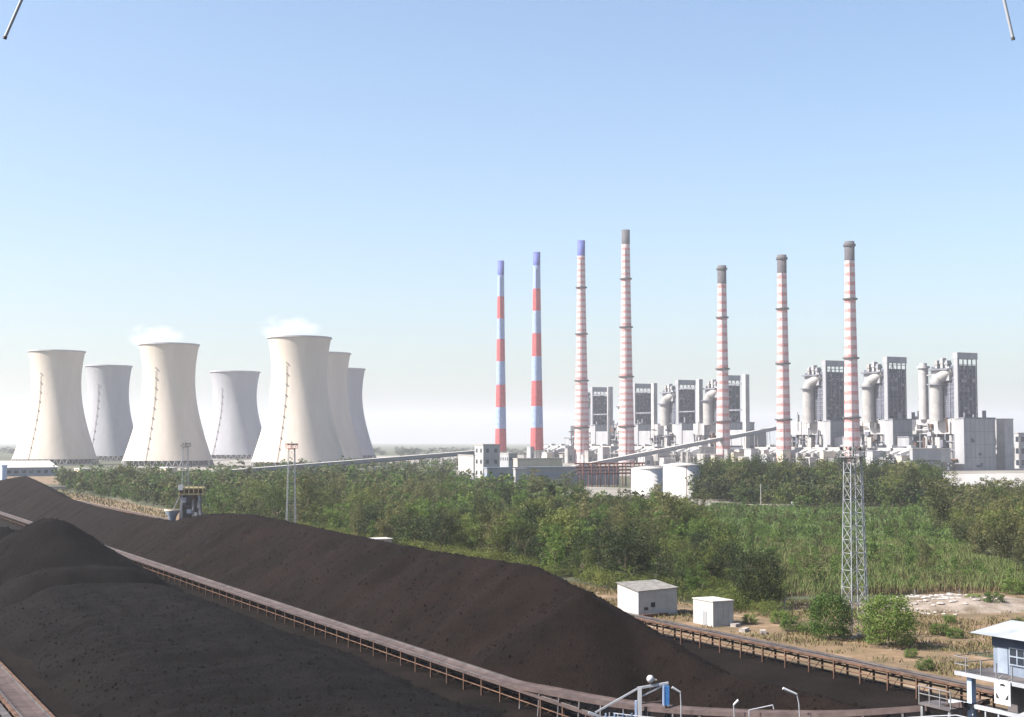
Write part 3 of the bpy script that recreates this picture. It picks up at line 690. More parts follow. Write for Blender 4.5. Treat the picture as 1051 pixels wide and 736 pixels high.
# small plant blocks among the chimney feet
rb_ = random.Random(5)
for i in range(40):
    px = rb_.uniform(535, 935); w_ = rb_.uniform(845, 870) if px < 690 else rb_.uniform(880, 903)
    p = pix_w(px, 480, w_); H = rb_.uniform(8, 20)
    wm_ = rb_.choice(['clad_white', 'clad_grey', 'wall_cream', 'duct', 'clad_white']); cn = {'clad_white': 'white', 'clad_grey': 'grey', 'wall_cream': 'cream', 'duct': 'metal-clad'}[wm_]
    nr = min(((551, 'the red and blue chimney beside the banded pair'), (597, 'the navy-tipped banded chimney'), (643, 'the tallest grey-tipped chimney'), (690, 'the white tanks'), (742, 'the gallery-crossed chimney'), (804, 'the middle collared chimney'), (874, 'the collared chimney behind the near mast')), key=lambda q: abs(q[0] - px))[1]
    t = thing('plant_block', ('tall ' if H > 14 else 'low ') + cn + ' plant block near ' + nr, 'building', (p.x, p.y, 0), GR, 'small plant blocks at the chimney feet')
    L = rb_.uniform(6, 16); D = rb_.uniform(5, 12)
    MB().box(0, L, 0, D, 0, H).build('wall', wm_, t)
    MB().box(-0.4, L + 0.4, -0.4, D + 0.4, H, H + 0.7).build('roof', rb_.choice(['roof_white', 'clad_grey']), t)
    MB().box(L * 0.2, L * 0.7, -0.15, 0.2, H * 0.15, H * 0.55).build('opening', 'boiler_dark', t)
# rusty pipe rack in front of the long grey shed
p = pix_z(598, 499.5); t = thing('pipe_rack', 'rust-red pipe rack between the very long grey shed and the white tanks', 'pipe rack', (p.x, p.y - 8, 0), GR)
for i in range(8): MB().box(i * 6 - 0.3, i * 6 + 0.3, -0.3, 0.3, 0, 14).box(i * 6 - 0.2, i * 6 + 0.2, 3.6, 4.2, 0, 14).box(i * 6 - 0.2, i * 6 + 0.2, -0.3, 4.2, 13.2, 13.8).build('frame', 'rust_red', t)
for j, z in enumerate((8, 10, 12, 14)): MB().cyl((-4, 1 + j * 0.8, z), (46, 1 + j * 0.8, z), 0.5, n=8).build('pipe', 'rust_red', t)

for (w_, s0_, s1_, z_, lab) in ((898, 1330, 1700, 13, 'long dark pipe bridge on legs in front of the precipitators behind the tanks'), (922, 960, 1215, 9.5, 'long dark pipe bridge on legs in front of the precipitators by the collared chimneys')):
    t = thing('pipe_bridge', lab, 'pipe bridge', W(w_, (s0_ + s1_) / 2, 0), GR); hl = (s1_ - s0_) / 2
    MB().box(-0.2, 0.2, -hl, hl, z_ - 1.4, z_ - 1.0).box(1.8, 2.2, -hl, hl, z_ - 1.4, z_ - 1.0).build('deck_rails', 'steel_dark', t)
    for j in range(3): MB().cyl((0.3 + j * 0.75, -hl, z_ - 0.6), (0.3 + j * 0.75, hl, z_ - 0.6), 0.42, n=10).build('pipe', ['duct', 'rust_red', 'steelwork'][j], t)
    lg = MB().box(-0.35, 0.35, -0.35, 0.35, 0, z_ - 1.4).box(1.65, 2.35, -0.35, 0.35, 0, z_ - 1.4).beam((0, 0, 1), (2, 0, z_ - 2), 0.3).mesh('portal_leg', 'steel_dark')
    for y in np.arange(-hl + 4, hl, 14): link('portal_leg', lg, t, (0, float(y), 0))
# tanks
def tank(label, pl, pr_, pyb, ytop, stairs):
    pcx = (pl + pr_) / 2; p = pix_z(pcx, pyb); k = FPX / p.y; r = (pr_ - pl) / 2 / k; H = (pyb - ytop) / k - 1
    t = thing('storage_tank', label, 'tank', (p.x, p.y + r, 0))
    n = 7
    prof = []
    for i in range(n): prof += [(r + 0.02 * (n - i), H * i / n), (r + 0.02 * (n - i), H * (i + 1) / n)]
    MB().lathe(prof, 64).build('shell', 'tank', t)
    MB().lathe([(r + 0.25, H - 0.05), (r + 0.25, H + 0.25), (r * 0.55, H + 0.9), (0.05, H + 1.4)], 64).build('roof', 'roof_white', t)
    mb = MB(); m_ = 28; pts = [((r + 0.6) * math.cos(a), (r + 0.6) * math.sin(a), H * j / m_ ) for j, a in enumerate(np.linspace(-1.35, -0.1, m_ + 1))]
    for a, b in zip(pts[:-1], pts[1:]): mb.beam(a, b, 0.45, 0.1)
    mb.build('spiral_stair', 'tank', t)
    mb = MB()
    for i in range(40):
        a = 2 * math.pi * i / 40; b = 2 * math.pi * (i + 1) / 40
        A = ((r + .1) * math.cos(a), (r + .1) * math.sin(a)); B = ((r + .1) * math.cos(b), (r + .1) * math.sin(b))
        mb.beam((*A, H + 0.2), (*A, H + 1.3), 0.09); mb.beam((*A, H + 1.3), (*B, H + 1.3), 0.09)
    mb.build('roof_railing', 'galv', t)
tank('white storage tank nearer the rusty pipe rack', 649.5, 682, 509, 479.5, 1)
tank('bigger white storage tank beside the tree belt', 683, 720, 512, 476, 1)

# inclined galleries
def gallery(label, A, B, wd, ht, n, legs=True, roofm='roof_white'):
    A = Vector(A); B = Vector(B); mid = (A + B) / 2
    t = thing('conveyor_gallery', label, 'conveyor gallery', (mid.x, mid.y, 0))
    a = Vector((A.x - mid.x, A.y - mid.y, A.z)); b = Vector((B.x - mid.x, B.y - mid.y, B.z))
    up = Vector((0, 0, 1))
    for i in range(n):
        p = a.lerp(b, i / n); q = a.lerp(b, (i + 1) / n - 0.0006)
        MB().beam(p, q, wd, ht).build('side_panel', 'clad_grey', t)
        MB().beam(p + up * (ht / 2 + 0.15), q + up * (ht / 2 + 0.15), wd + 0.7, 0.3).build('roof_sheet', roofm, t)
    MB().beam(a - up * (ht / 2 + 0.5), b - up * (ht / 2 + 0.5), wd * 0.8, 0.8).build('girder', 'steelwork', t)
    d = (b - a); d.z = 0; d.normalize(); sx = Vector((-d.y, d.x, 0)) * wd * 0.6
    if legs:
        for i in range(1, n):
            p = a.lerp(b, i / n)
            if p.z < 5: continue
            mb = MB()
            for s_ in (-1, 1): mb.beam((p.x + sx.x * s_ * 1.5, p.y + sx.y * s_ * 1.5, 0), p + sx * s_ * 0.7 - up * (ht / 2 + 0.5), 0.5)
            zz = p.z * 0.45; mb.beam(Vector((p.x, p.y, zz)) - sx, Vector((p.x, p.y, zz)) + sx, 0.35)
            mb.build('trestle', 'concrete', t)
g_a = pix_y(150, 491, 905); g_b = pix_y(489, 464, 1072)
gallery('long pale conveyor gallery rising from the woodland to the windowed transfer house', g_a, g_b, 5.2, 2.0, 16)
gallery('inclined grey conveyor gallery rising past the chimneys towards the boiler houses', pix_z(588, 480, 2.5), pix_y(801, 438.5, 1640), 3.6, 3.0, 14)
MB_ = None
# low wall and gate post in the meadow
p0 = pix_z(754, 520.5); p1 = pix_z(812, 520.5)
t = thing('boundary_wall', 'low pale wall with white end post at the edge of the meadow', 'wall', ((p0.x + p1.x) / 2, p0.y, 0))
MB().box(p0.x - p1.x, 0, -0.2, 0.2, -0.3, 1.2).build('panel', 'wall_cream', t).location = ((p1.x - p0.x) / 2, 0, 0)
MB().box(-0.5, 0.5, -0.5, 0.5, -0.3, 2.2).build('post', 'wall_white', t).location = ((p1.x - p0.x) / 2 + 0.6, 0, 0)
p = pix_z(52, 503); t = thing('culvert_wall', 'dark low wall beyond the far coal ridge, under the white-roofed shed', 'wall', (p.x, p.y, 0))
MB().box(-9, 9, -0.4, 0.4, -0.2, 2.0).build('panel', 'steel_dark', t); MB().box(-9.2, 9.2, -0.5, 0.5, 2.0, 2.3).build('coping', 'concrete', t)
for (px, pyb, pyt, m_, lab) in ((705, 531, 478, 'rust_red', 'thin rust-red pole in the meadow in front of the bigger tank'), (781, 520.8, 497, 'wall_white', 'thin white pole standing at the low meadow wall')):
    p = pix_z(px, pyb); h = (pyb - pyt) * p.y / FPX
    t = thing('pole', lab, 'pole', (p.x, p.y, 0)); MB().cyl((0, 0, -0.3), (0, 0, h), 0.16, 0.1, n=8).build('shaft', m_, t)
    MB().beam((-0.7, 0, h - 0.5), (0.7, 0, h - 0.5), 0.1).build('cross_arm', m_, t)

# ================================================================== LATTICE MASTS
def mast(label, loc, H=25.6, b=2.8, tp=1.8, capm='galv'):
    t = thing('lattice_mast', label, 'lighting mast', loc, GR * 0 + 0.32, 'lattice floodlight masts')
    hw = lambda z: (b + (tp - b) * min(z / H, 1)) / 2
    crn = [(-1, -1), (1, -1), (1, 1), (-1, 1)]
    for cx, cy in crn:
        MB().beam((cx * hw(0), cy * hw(0), -0.3), (cx * hw(H), cy * hw(H), H), 0.115).build('leg', 'galv_pale', t)
    zs = [0.0]; 
    while zs[-1] < H - 2.0: zs.append(zs[-1] + (2.4 if zs[-1] < 12 else 1.9))
    zs.append(H)
    for i, (z0, z1) in enumerate(zip(zs[:-1], zs[1:])):
        mb = MB()
        for j in range(4):
            a = crn[j]; c = crn[(j + 1) % 4]
            A0 = (a[0] * hw(z0), a[1] * hw(z0), z0); A1 = (a[0] * hw(z1), a[1] * hw(z1), z1); B0 = (c[0] * hw(z0), c[1] * hw(z0), z0); B1 = (c[0] * hw(z1), c[1] * hw(z1), z1)
            mb.beam(A0, B1, 0.042); mb.beam(B0, A1, 0.042); mb.beam(A1, B1, 0.048)
        mb.build('brace_panel', 'galv_pale', t)
    MB().beam((hw(0) * 0.78, -hw(0) * 0.95, 0), (hw(H) * 0.78, -hw(H) * 0.95, H), 0.16, 0.05).build('ladder', 'galv_pale', t)
    r = 1.9
    MB().lathe([(0.4, H), (r, H), (r, H + 0.12), (0.4, H + 0.12)], 24, smooth=False).build('platform', capm, t)
    mb = MB()
    for i in range(16):
        a = 2 * math.pi * i / 16; c = 2 * math.pi * (i + 1) / 16
        mb.beam((r * math.cos(a), r * math.sin(a), H + 0.1), (r * math.cos(a), r * math.sin(a), H + 1.0), 0.05)
        for z in (0.55, 1.0): mb.beam((r * math.cos(a), r * math.sin(a), H + z), (r * math.cos(c), r * math.sin(c), H + z), 0.05)
    mb.build('railing', capm, t)
    MB().cyl((0, 0, H), (0, 0, H + 2.0), 0.16, n=10).build('post', 'galv', t)
    for i in range(8):
        a = 2 * math.pi * (i + 0.5) / 8; c = Vector((1.75 * math.cos(a), 1.75 * math.sin(a), H + 1.25)); d = Vector((math.cos(a), math.sin(a), -0.5)).normalized()
        f = MB().cyl(c - d * 0.28, c + d * 0.12, 0.16, 0.34, n=12); f.beam(c, (c.x, c.y, H + 0.9), 0.06)
        fo = f.build('floodlight', 'steel_dark', t); MB().cyl(c + d * 0.121, c + d * 0.14, 0.30, n=12).build('lens', 'lamp_glass', fo)
    mb = MB()
    for cx, cy in crn: mb.box(cx * b / 2 - 0.35, cx * b / 2 + 0.35, cy * b / 2 - 0.35, cy * b / 2 + 0.35, -0.3, 0.35)
    tag(mb.build('footing', 'concrete', t), kind='stuff')
    return t
mast('grey lattice floodlight mast standing between two round bushes on the dirt', pix_z(878, 655))
mp = pix_w(299, 500, 134.6); mast('red-topped lattice floodlight mast rising out of the woodland behind the coal ridge', (mp.x, mp.y, 0), capm='cap_red')
mp = pix_w(190, 500, 134.6); mast('distant lattice floodlight mast seen against the middle steaming cooling tower', (mp.x, mp.y, 0), capm='steel_dark')

# ================================================================== SHEDS ON THE VERGE
def shed1():
    c = pix_z(655.5, 633.5)
    t = thing('shed', 'larger white shed with weathered sloping roof and two small dark vents', 'shed', (c.x, c.y, 0), R(26))
    L, D, h0, h1 = 7.2, 6.6, 4.3, 4.9
    mb = MB(); vs = [(0, 0, -.2), (L, 0, -.2), (L, D, -.2), (0, D, -.2), (0, 0, h0 * 0.93), (L, 0, h0), (L, D, h1), (0, D, h1 * 0.98)]
    mb.add(vs, [(0, 1, 5, 4), (1, 2, 6, 5), (2, 3, 7, 6), (3, 0, 4, 7)]); mb.build('wall', 'wall_white', t)
    o = 0.22
    for i in range(6):      # roof sheets
        x0 = -o + (L + 2 * o) * i / 6; x1 = -o + (L + 2 * o) * (i + 1) / 6 - 0.02; dz = 0.02 * (i % 2)
        za = h0 * 0.93 + (h0 - h0 * 0.93) * max(0, x0) / L; zb = h1 * .98 + (h1 * .02) * max(0, x0) / L
        zc_ = h0 * 0.93 + (h0 - h0 * 0.93) * x1 / L; zd = h1 * .98 + (h1 * .02) * x1 / L
        v = [(x0, -o, za + dz), (x1, -o, zc_ + dz), (x1, D + o, zd + dz + .02), (x0, D + o, zb + dz + .02)]; v2 = [(a, b, c_ + 0.09) for a, b, c_ in v]
        MB().add(v + v2, [(0, 3, 2, 1), (4, 5, 6, 7), (0, 1, 5, 4), (1, 2, 6, 5), (2, 3, 7, 6), (3, 0, 4, 7)]).build('roof_sheet', 'roof_asb', t)
    for x, z, w_, h_ in ((1.0, 1.0, 0.75, 0.5), (2.3, 1.45, 0.75, 0.75)):
        v = MB().box(x, x + w_, -0.05, 0.1, z, z + h_).build('vent', 'glass', t)
        MB().box(x - 0.08, x + w_ + 0.08, -0.09, -0.03, z + h_, z + h_ + 0.08).build('lintel', 'wall_white', v)
    MB().box(-0.04, 0.1, -0.04, 0.1, -0.2, h0 * 0.925).build('corner_trim', 'galv_pale', t)
    MB().box(0.3, 5.0, -0.9, -0.5, 0, 0.5).build('plinth_pipe', 'rust', t)
shed1()
c = pix_z(732, 643.5)
t = thing('shed', 'smaller white box shed with flat roof and a bright end wall', 'shed', (c.x, c.y, 0), R(26))
L, D, h = 3.7, 5.4, 3.7
MB().box(0, L, 0, D, -0.2, h).build('wall', 'wall_white', t); MB().box(-0.12, L + 0.12, -0.12, D + 0.12, h, h + 0.14).build('roof', 'roof_white', t)
for x in (0.9, 1.85, 2.8): MB().box(x - 0.03, x + 0.03, -0.03, 0.05, -0.1, h).build('wall_rib', 'galv_pale', t)
MB().box(-0.05, 0.05, 1.6, 2.8, -0.1, 2.1).build('door', 'clad_grey', t)
rp = pix_w(385, 553, 125.5); t = thing('shed', 'white hut roof peeping over the crest of the coal ridge', 'shed', (rp.x, rp.y, 0), R(26))
MB().box(0, 4.2, 0, 4.5, -0.2, rp.z - 0.3).build('wall', 'wall_white', t); MB().box(-0.3, 4.5, -0.3, 4.8, rp.z - 0.3, rp.z - 0.05).build('roof', 'roof_white', t)
for px, py, l_ in ((755, 643, 1.6), (764, 648, 2.4), (783, 650, 1.8)):
    p = pix_z(px, py); t = thing('concrete_block', 'pale concrete block lying on the dirt beside the smaller white shed', 'block', (p.x, p.y, 0), R(20 + px), 'concrete blocks by the shed')
    MB().box(-l_ / 2, l_ / 2, -0.4, 0.4, -0.1, 0.45).box(-l_ / 2 - 0.05, -l_ / 2 + 0.1, -0.45, 0.45, -0.1, 0.5).build('slab', 'stone', t)

# ================================================================== FAR STACKER AT THE VERGE CONVEYOR
sp = pix_w(196, 520, 110.6)
t = thing('stacker_machine', 'dark steel stacker portal with two dull yellow girders at the saddle of the coal ridge', 'stacker', (sp.x, sp.y, 0), R(8))
for x in (-3.0, 3.0):
    for y in (-2.5, 2.5): MB().beam((x * 1.05, y, 0), (x * 0.85, y, 11.5), 0.6).build('leg', 'clad_grey', t)
MB().box(-3.7, 3.9, -3.2, 3.2, 11.5, 12.0).build('lower_girder', 'paint_yellow', t)
MB().box(-3.4, 4.0, -3.3, 3.3, 13.3, 13.8).build('upper_girder', 'paint_yellow', t)
MB().box(-3.3, 3.3, -2.6, 2.8, 12.0, 13.3).build('deck_gap', 'rust', t)
for x in (-3.2, -1.8, -0.4, 1.0, 2.4, 3.7): MB().box(x - 0.12, x + 0.12, -3.3, -3.1, 12.0, 14.8).build('girder_post', 'paint_yellow', t)
for z in (14.3, 14.8): MB().beam((-3.3, -3.2, z), (3.9, -3.2, z), 0.08).build('hand_rail', 'galv', t)
for x, z, w_, h_, m_ in ((-2.4, 9.2, 1.2, 1.6, 'clad_grey'), (0.2, 10.0, 1.6, 1.1, 'rust'), (2.0, 7.5, 1.0, 2.2, 'galv'), (-1.0, 6.0, 1.4, 1.2, 'clad_blue'), (1.2, 4.5, 0.9, 1.8, 'clad_grey')): MB().box(x, x + w_, -2.9, -2.1, z, z + h_).build('equipment_box', m_, t)
MB().beam((-3.0, -2.6, 11.4), (-5.0, -2.0, 7.4), 0.3).build('feed_arm', 'galv', t)
MB().box(-3.6, -2.2, -3.35, -2.0, 13.0, 14.6).build('cab', 'paint_white', t)
for z in (4, 8): MB().beam((-3.1, -2.5, z), (3.1, -2.5, z), 0.4).beam((-3.1, -2.5, z), (3.1, -2.5, z + 3.5), 0.28).beam((3.1, -2.5, z), (-3.1, -2.5, z + 3.5), 0.28).build('brace', 'steel_dark', t)
MB().box(-2.3, 2.2, -2.0, 1.5, 1, 11.3).build('machine_house', 'steel_dark', t)
MB().cyl((0.9, -2.4, 2), (0.9, -2.4, 11), 0.45, n=10).build('chute', 'galv', t)
MB().lathe([(0.9, 3.0), (1.3, 5.0), (2.2, 6.6), (2.2, 6.9)], 20, c=(-5.4, -1.5)).build('hopper', 'clad_blue', t)
MB().lathe([(2.25, 6.75), (2.35, 7.2), (2.0, 7.2)], 20, c=(-5.4, -1.5)).build('hopper_rim', 'wall_cream', t)
MB().cyl((-5.4, -1.5, 0), (-5.4, -1.5, 3.2), 0.8, n=12).build('hopper_leg', 'clad_blue', t)
MB().beam((3.0, -1, 5.6), (7.6, -1.8, 5.2), 0.9, 0.5).build('boom', 'galv', t)
MB().beam((3.2, -1, 10.8), (7.2, -1.7, 5.5), 0.12).build('boom_stay', 'galv', t)
for x in (-3.9, 3.9): MB().beam((x, -3.2, 14.1), (x, -3.2, 16.4), 0.14).build('mast_rod', 'galv', t)

# ================================================================== NEAR STACKER-RECLAIMER WITH TRIPPER BELT
trip = [(139, 2.2), (133, 2.35), (128, 2.75), (118.6, 3.3), (110, 4.0), (101.8, 4.95), (92, 6.35), (82.6, 7.9), (75, 9.5), (68.2, 11.1), (58, 13.6)]
t_s0 = 95.0
tm = thing('stacker_reclaimer', 'stacker machine with curved rising belt, railed walkway and grey cabin', 'stacker', W(69.5, t_s0, 0), GR)
S = np.linspace(139, 68.5, 40); Z = np.interp(S, [a for a, b in trip][::-1], [b for a, b in trip][::-1])
kern = np.array([1, 2, 3, 2, 1]) / 9; Zp = np.convolve(np.pad(Z, 2, mode='edge'), kern, 'valid'); Z = np.where((S > 70) & (S < 137), Zp, Z)
mbb, mst, mw = MB(), [MB(), MB()], MB()
for i in range(len(S) - 1):
    y0, y1, z0, z1 = S[i] - t_s0, S[i + 1] - t_s0, Z[i], Z[i + 1]
    xs = [-0.9, -0.45, 0.45, 0.9]; zz = [0, -0.12, -0.12, 0]
    vs = [(x, y0, z0 + q) for x, q in zip(xs, zz)] + [(x, y1, z1 + q) for x, q in zip(xs, zz)]
    mbb.add(vs, [(j, j + 4, j + 5, j + 1) for j in range(3)])
    for j, sx in enumerate((-1, 1)): mst[j].beam((sx * 1.15, y0, z0 - 0.12), (sx * 1.15, y1, z1 - 0.12), 0.2, 0.36)
    if S[i] < 112: mw.beam((-1.75, y0, z0 - 1.75), (-1.75, y1, z1 - 1.75), 0.95, 0.08)
mbb.build('tripper_belt', 'belt', tm)
for b_ in mst: b_.build('stringer', 'belt', tm)
mw.build('walkway', 'steel_dark', tm)
zat = lambda s: float(np.interp(s, S[::-1], Z[::-1]))
hp = MB().box(-0.035, 0.035, -0.035, 0.035, -0.45, 0.75).mesh('rail_post', 'galv_pale')
s_ = 60.0
while s_ < 111: link('rail_post', hp, tm, (-2.2, s_ - t_s0, zat(s_) - 1.35)); s_ += 1.45
for dz in (-1.05, -0.62):
    mb = MB()
    for a in np.arange(60, 110, 2.0): mb.beam((-2.2, a - t_s0, zat(a) + dz), (-2.2, a + 2 - t_s0, zat(a + 2) + dz), 0.06)
    mb.build('handrail', 'galv_pale', tm)
for s_ in np.arange(70, 132, 4.0):
    z = zat(s_) - 0.3; mb = MB()
    for sx in (-1, 1): mb.beam((sx * 1.3, s_ - t_s0, 0.2), (sx * 1.1, s_ - t_s0, z), 0.22)
    mb.beam((-1.2, s_ - t_s0, z * 0.5), (1.2, s_ - t_s0, z - 0.3), 0.12)
    mb.build('support', 'steel_dark', tm)
# cabin platform (local x = w-69.5, y = s-95)
def CB(w0, w1, s0, s1, z0, z1): return MB().box(w0 - 69.5, w1 - 69.5, s0 - t_s0, s1 - t_s0, z0, z1)
q = pix_w(1020, 690, 71.0); qs = ws(q.x, q.y)[1]; qz = q.z
cab = CB(71, 75, qs - 8, qs, qz, qz + 2.55).build('cabin', 'cab_grey', tm)
mb = MB(); x0, x1, y0, y1 = 70.1 - 69.5, 75.9 - 69.5, qs - 9 - t_s0, qs + 1.2 - t_s0; xm = (x0 + x1) / 2; z = qz + 2.5
mb.add([(x0, y0, z), (x1, y0, z), (x1, y1, z), (x0, y1, z), (xm, y0 + 1, z + 0.75), (xm, y1 - 0.9, z + 0.75)], [(0, 4, 5, 3), (1, 2, 5, 4), (3, 5, 2), (0, 1, 4), (0, 3, 2, 1)])
mb.build('cabin_roof', 'cab_roof', tm)
CB(70.9, 71.0, qs - 8, qs + 0.02, qz + 1.75, qz + 2.5).build('eave_shade', 'eave_shade', cab)  # dark strip painted in for the shaded recess under the roof overhang
for s0_, n_ in ((qs - 1.45, 1), (qs - 3.1, 2), (qs - 5.2, 3)):
    wf = CB(70.93, 71.02, s0_ - 1.25, s0_, qz + 0.75, qz + 1.75).build('window', 'glass', cab)
    mb = MB(); X = 70.9 - 69.5
    for a in (0, 0.625, 1.25): mb.box(X, X + 0.06, s0_ - a - 0.04 - t_s0, s0_ - a + 0.04 - t_s0, qz + 0.7, qz + 1.8)
    for zz_ in (0.72, 1.25, 1.78): mb.box(X - 0.01, X + 0.05, s0_ - 1.29 - t_s0, s0_ + 0.04 - t_s0, qz + zz_ - 0.04, qz + zz_ + 0.04)
    mb.build('window_frame', 'cab_door', wf)
CB(70.95, 71.03, qs - 1.25, qs - 0.4, qz + 0.05, qz + 1.7).build('door', 'cab_door', cab)
CB(69.2, 76, qs - 9, qs + 1.6, qz - 0.25, qz).build('platform', 'steel_dark', tm)
CB(69.1, 69.2, qs - 9, qs + 1.6, qz - 0.24, qz + 0.02).build('toe_board', 'galv_pale', tm)
for i, a in enumerate(np.arange(qs - 8.5, qs + 1.7, 1.3)):
    link('rail_post', MB().box(-0.03, 0.03, -0.03, 0.03, -0.2, 1.0).mesh('rail_post', 'galv') if i == 0 else me_rp, tm, (69.15 - 69.5, a - t_s0, qz))
    if i == 0: me_rp = [o for o in C.objects if o.name.startswith('rail_post')][-1].data
for dz in (0.5, 1.0): MB().beam((69.15 - 69.5, qs + 0.3 - t_s0, qz + dz), (69.15 - 69.5, qs + 1.6 - t_s0, qz + dz), 0.05).beam((69.15 - 69.5, qs + 1.6 - t_s0, qz + dz), (74 - 69.5, qs + 1.6 - t_s0, qz + dz), 0.05).build('guard_rail', 'galv', tm)
for (w_, s_) in ((69.6, qs + 0.6), (75.5, qs + 0.6), (69.6, qs - 7.5), (75.5, qs - 7.5)):
    CB(w_ - 0.2, w_ + 0.2, s_ - 0.2, s_ + 0.2, 0, qz - 0.25).build('column', 'paint_blue_pale', tm)
for z in (qz - 2.1, qz - 4.2):
    CB(69.3, 69.55, qs - 8, qs + 2.4, z - 0.12, z + 0.12).build('tie_beam', 'galv_pale', tm)
for a in np.arange(qs - 7.4, qs + 2.4, 1.1): MB().box(69.35 - 69.5, 69.45 - 69.5, a - t_s0 - 0.05, a - t_s0 + 0.05, qz - 4.1, qz - 2.2).build('picket', 'galv_pale', tm)
mb = MB(); mb.beam((0, qs + 0.6 - t_s0, qz - 4.2), (0, qs - 7 - t_s0, qz - 0.3), 0.18); mb.build('diagonal', 'galv_pale', tm)
CB(70.6, 75, qs - 7, qs - 1.5, qz - 4.0, qz - 0.4).build('drive_house', 'steel_dark', tm)
# lower landing with rails towards the belt
CB(67.6, 69.3, qs + 0.5, qs + 3.4, qz - 2.35, qz - 2.2).build('landing', 'steel_dark', tm)
for a in np.arange(qs + 0.5, qs + 3.5, 0.95): MB().box(67.65 - 69.5 - .03, 67.65 - 69.5 + .03, a - t_s0 - .03, a - t_s0 + .03, qz - 2.2, qz - 1.1).build('rail_post', 'galv', tm)
for dz in (0.6, 1.1): MB().beam((67.65 - 69.5, qs + 0.5 - t_s0, qz - 2.2 + dz), (67.65 - 69.5, qs + 3.4 - t_s0, qz - 2.2 + dz), 0.05).build('guard_rail', 'galv', tm)
for s__ in (qs + 0.7, qs + 3.2): CB(67.7, 67.9, s__ - 0.1, s__ + 0.1, 0, qz - 2.35).build('column', 'galv', tm)
# sign board hung on the platform edge, facing the yard (-w)
sg = pix_w(1029, 711, 69.0); sgs = ws(sg.x, sg.y)[1]
sgn = thing('sign_board', 'white square sign with dark emblem hung below the grey cabin', 'sign', W(69.0, sgs, sg.z), GR)
hw_ = 0.66
MB().box(-0.03, 0.03, -hw_, hw_, -0.75, 0.75).build('panel', 'paint_white', sgn)
x = -0.045
MB().add([(x, -0.05 + 0.24 * math.cos(a), 0.42 + 0.16 * math.sin(a)) for a in np.linspace(0, math.pi, 9)], [tuple(range(9))]).build('emblem_cap', 'black', sgn)
for sy in (-1, 1):
    MB().add([(x, sy * 0.22, -0.42), (x, sy * 0.50, -0.38), (x, sy * 0.52, -0.02), (x, sy * 0.40, -0.16)], [(0, 1, 2, 3)]).build('emblem_wing', 'black', sgn)
MB().add([(x, -0.10, 0.30), (x, 0.12, 0.30), (x, 0.05, 0.0), (x, 0.16, -0.25), (x, 0.0, -0.45), (x, -0.14, -0.25), (x, -0.05, 0.0)], [tuple(range(7))]).build('emblem_body', 'mauve', sgn)
MB().beam((0.05, -0.4, 0.75), (0.5, -0.4, 1.0), 0.05).beam((0.05, 0.4, 0.75), (0.5, 0.4, 1.0), 0.05).build('hanger', 'galv', sgn)

# small lamp posts on the tripper walkway
def lamp_post(label, px, ybase, pts):
    b = pix_w(px, ybase, 67.4); k = FPX / b.y
    t = thing('lamp_post', label, 'lamp post', (b.x, b.y, 0), 0, 'thin lamp posts along the tripper belt')
    P = [Vector((0, 0, b.z - 0.8))] + [Vector(((x - px) / k, 0, b.z + (ybase - y) / k)) for x, y in pts]
    MB().cyl((0, 0, 0.1), P[0], 0.09, n=8).build('lower_pole', 'galv', t)
    MB().tube(P[:-1], 0.045, 8).build('pole', 'galv_pale', t)
    e0, e1 = P[-2], P[-1]; MB().cyl(e0, e1, 0.075, 0.11, n=8).build('lamp_head', 'paint_white', t)
lamp_post('thin lamp post with short arm beside the blue and white frame', 699, 726, [(699, 725), (698.5, 711), (690, 706)])
lamp_post('short bent lamp post halfway along the tripper belt', 754, 735, [(753.5, 728), (753, 724), (758, 719)])
lamp_post('taller lamp post with long bent arm halfway along the tripper belt', 821, 728, [(820, 722), (818, 713), (804, 707)])
lp = pix_w(769, 733, 67.4); k = FPX / lp.y
t = thing('pipe_hoop', 'thin bent pipe rail standing at the tripper belt edge', 'rail', (lp.x, lp.y, 0))
MB().tube([Vector((0, 0, 0.2)), Vector((0, 0, lp.z + 4 / k)), Vector((24 / k, 0, lp.z + 9 / k)), Vector((25 / k, 0, lp.z + 5 / k))], 0.05, 8).build('hoop', 'galv_pale', t)

# blue and white steel frame in the foreground
FY = FPX / 11.5
t0 = pix_y(656, 736, FY); fo = thing('take_up_frame', 'white and blue steel frame with round lamp in front of the curved belt', 'steel frame', (t0.x, t0.y, 0))
def FP(px, py, dy=0): p = pix_y(px, py, FY); return Vector((p.x - t0.x, dy, p.z))
a = FP(656.5, 706)
MB().box(a.x - 0.17, a.x + 0.17, -0.15, 0.15, 0, a.z).build('post', 'paint_white', fo)
MB().box(a.x - 0.42, a.x - 0.25, -0.1, 0.1, 0, FP(656, 719).z).build('side_post', 'paint_blue_pale', fo)
MB().beam(FP(654, 706.5), FP(686, 701), 0.22, 0.2).build('top_beam', 'galv_pale', fo)
MB().beam(FP(659, 714.5), FP(679, 704.5), 0.12).build('brace', 'galv_pale', fo)
MB().beam(FP(654, 707), FP(611, 731.5), 0.15).build('stay', 'galv_pale', fo)
e = FP(604, 731); e2 = FP(622, 738)
MB().beam(e, e2, 0.24, 0.2).build('outrigger', 'galv_pale', fo)
MB().beam((e.x + 0.6, 0, 0), FP(611, 733.5), 0.16).build('outrigger_post', 'steel_dark', fo)
MB().beam(FP(657, 722.5), FP(679, 719.5), 0.1).build('rail', 'belt', fo)
b0 = FP(683.5, 704); b1 = FP(683.5, 723.5)
bx = MB().box(b0.x - 0.26, b0.x + 0.26, -0.28, 0.28, b1.z, b0.z).build('counterweight_box', 'paint_blue', fo)
MB().box(b0.x - 0.29, b0.x - 0.18, -0.31, 0.31, b1.z - 0.02, b0.z + 0.02).build('angle_trim', 'paint_blue_pale', bx)
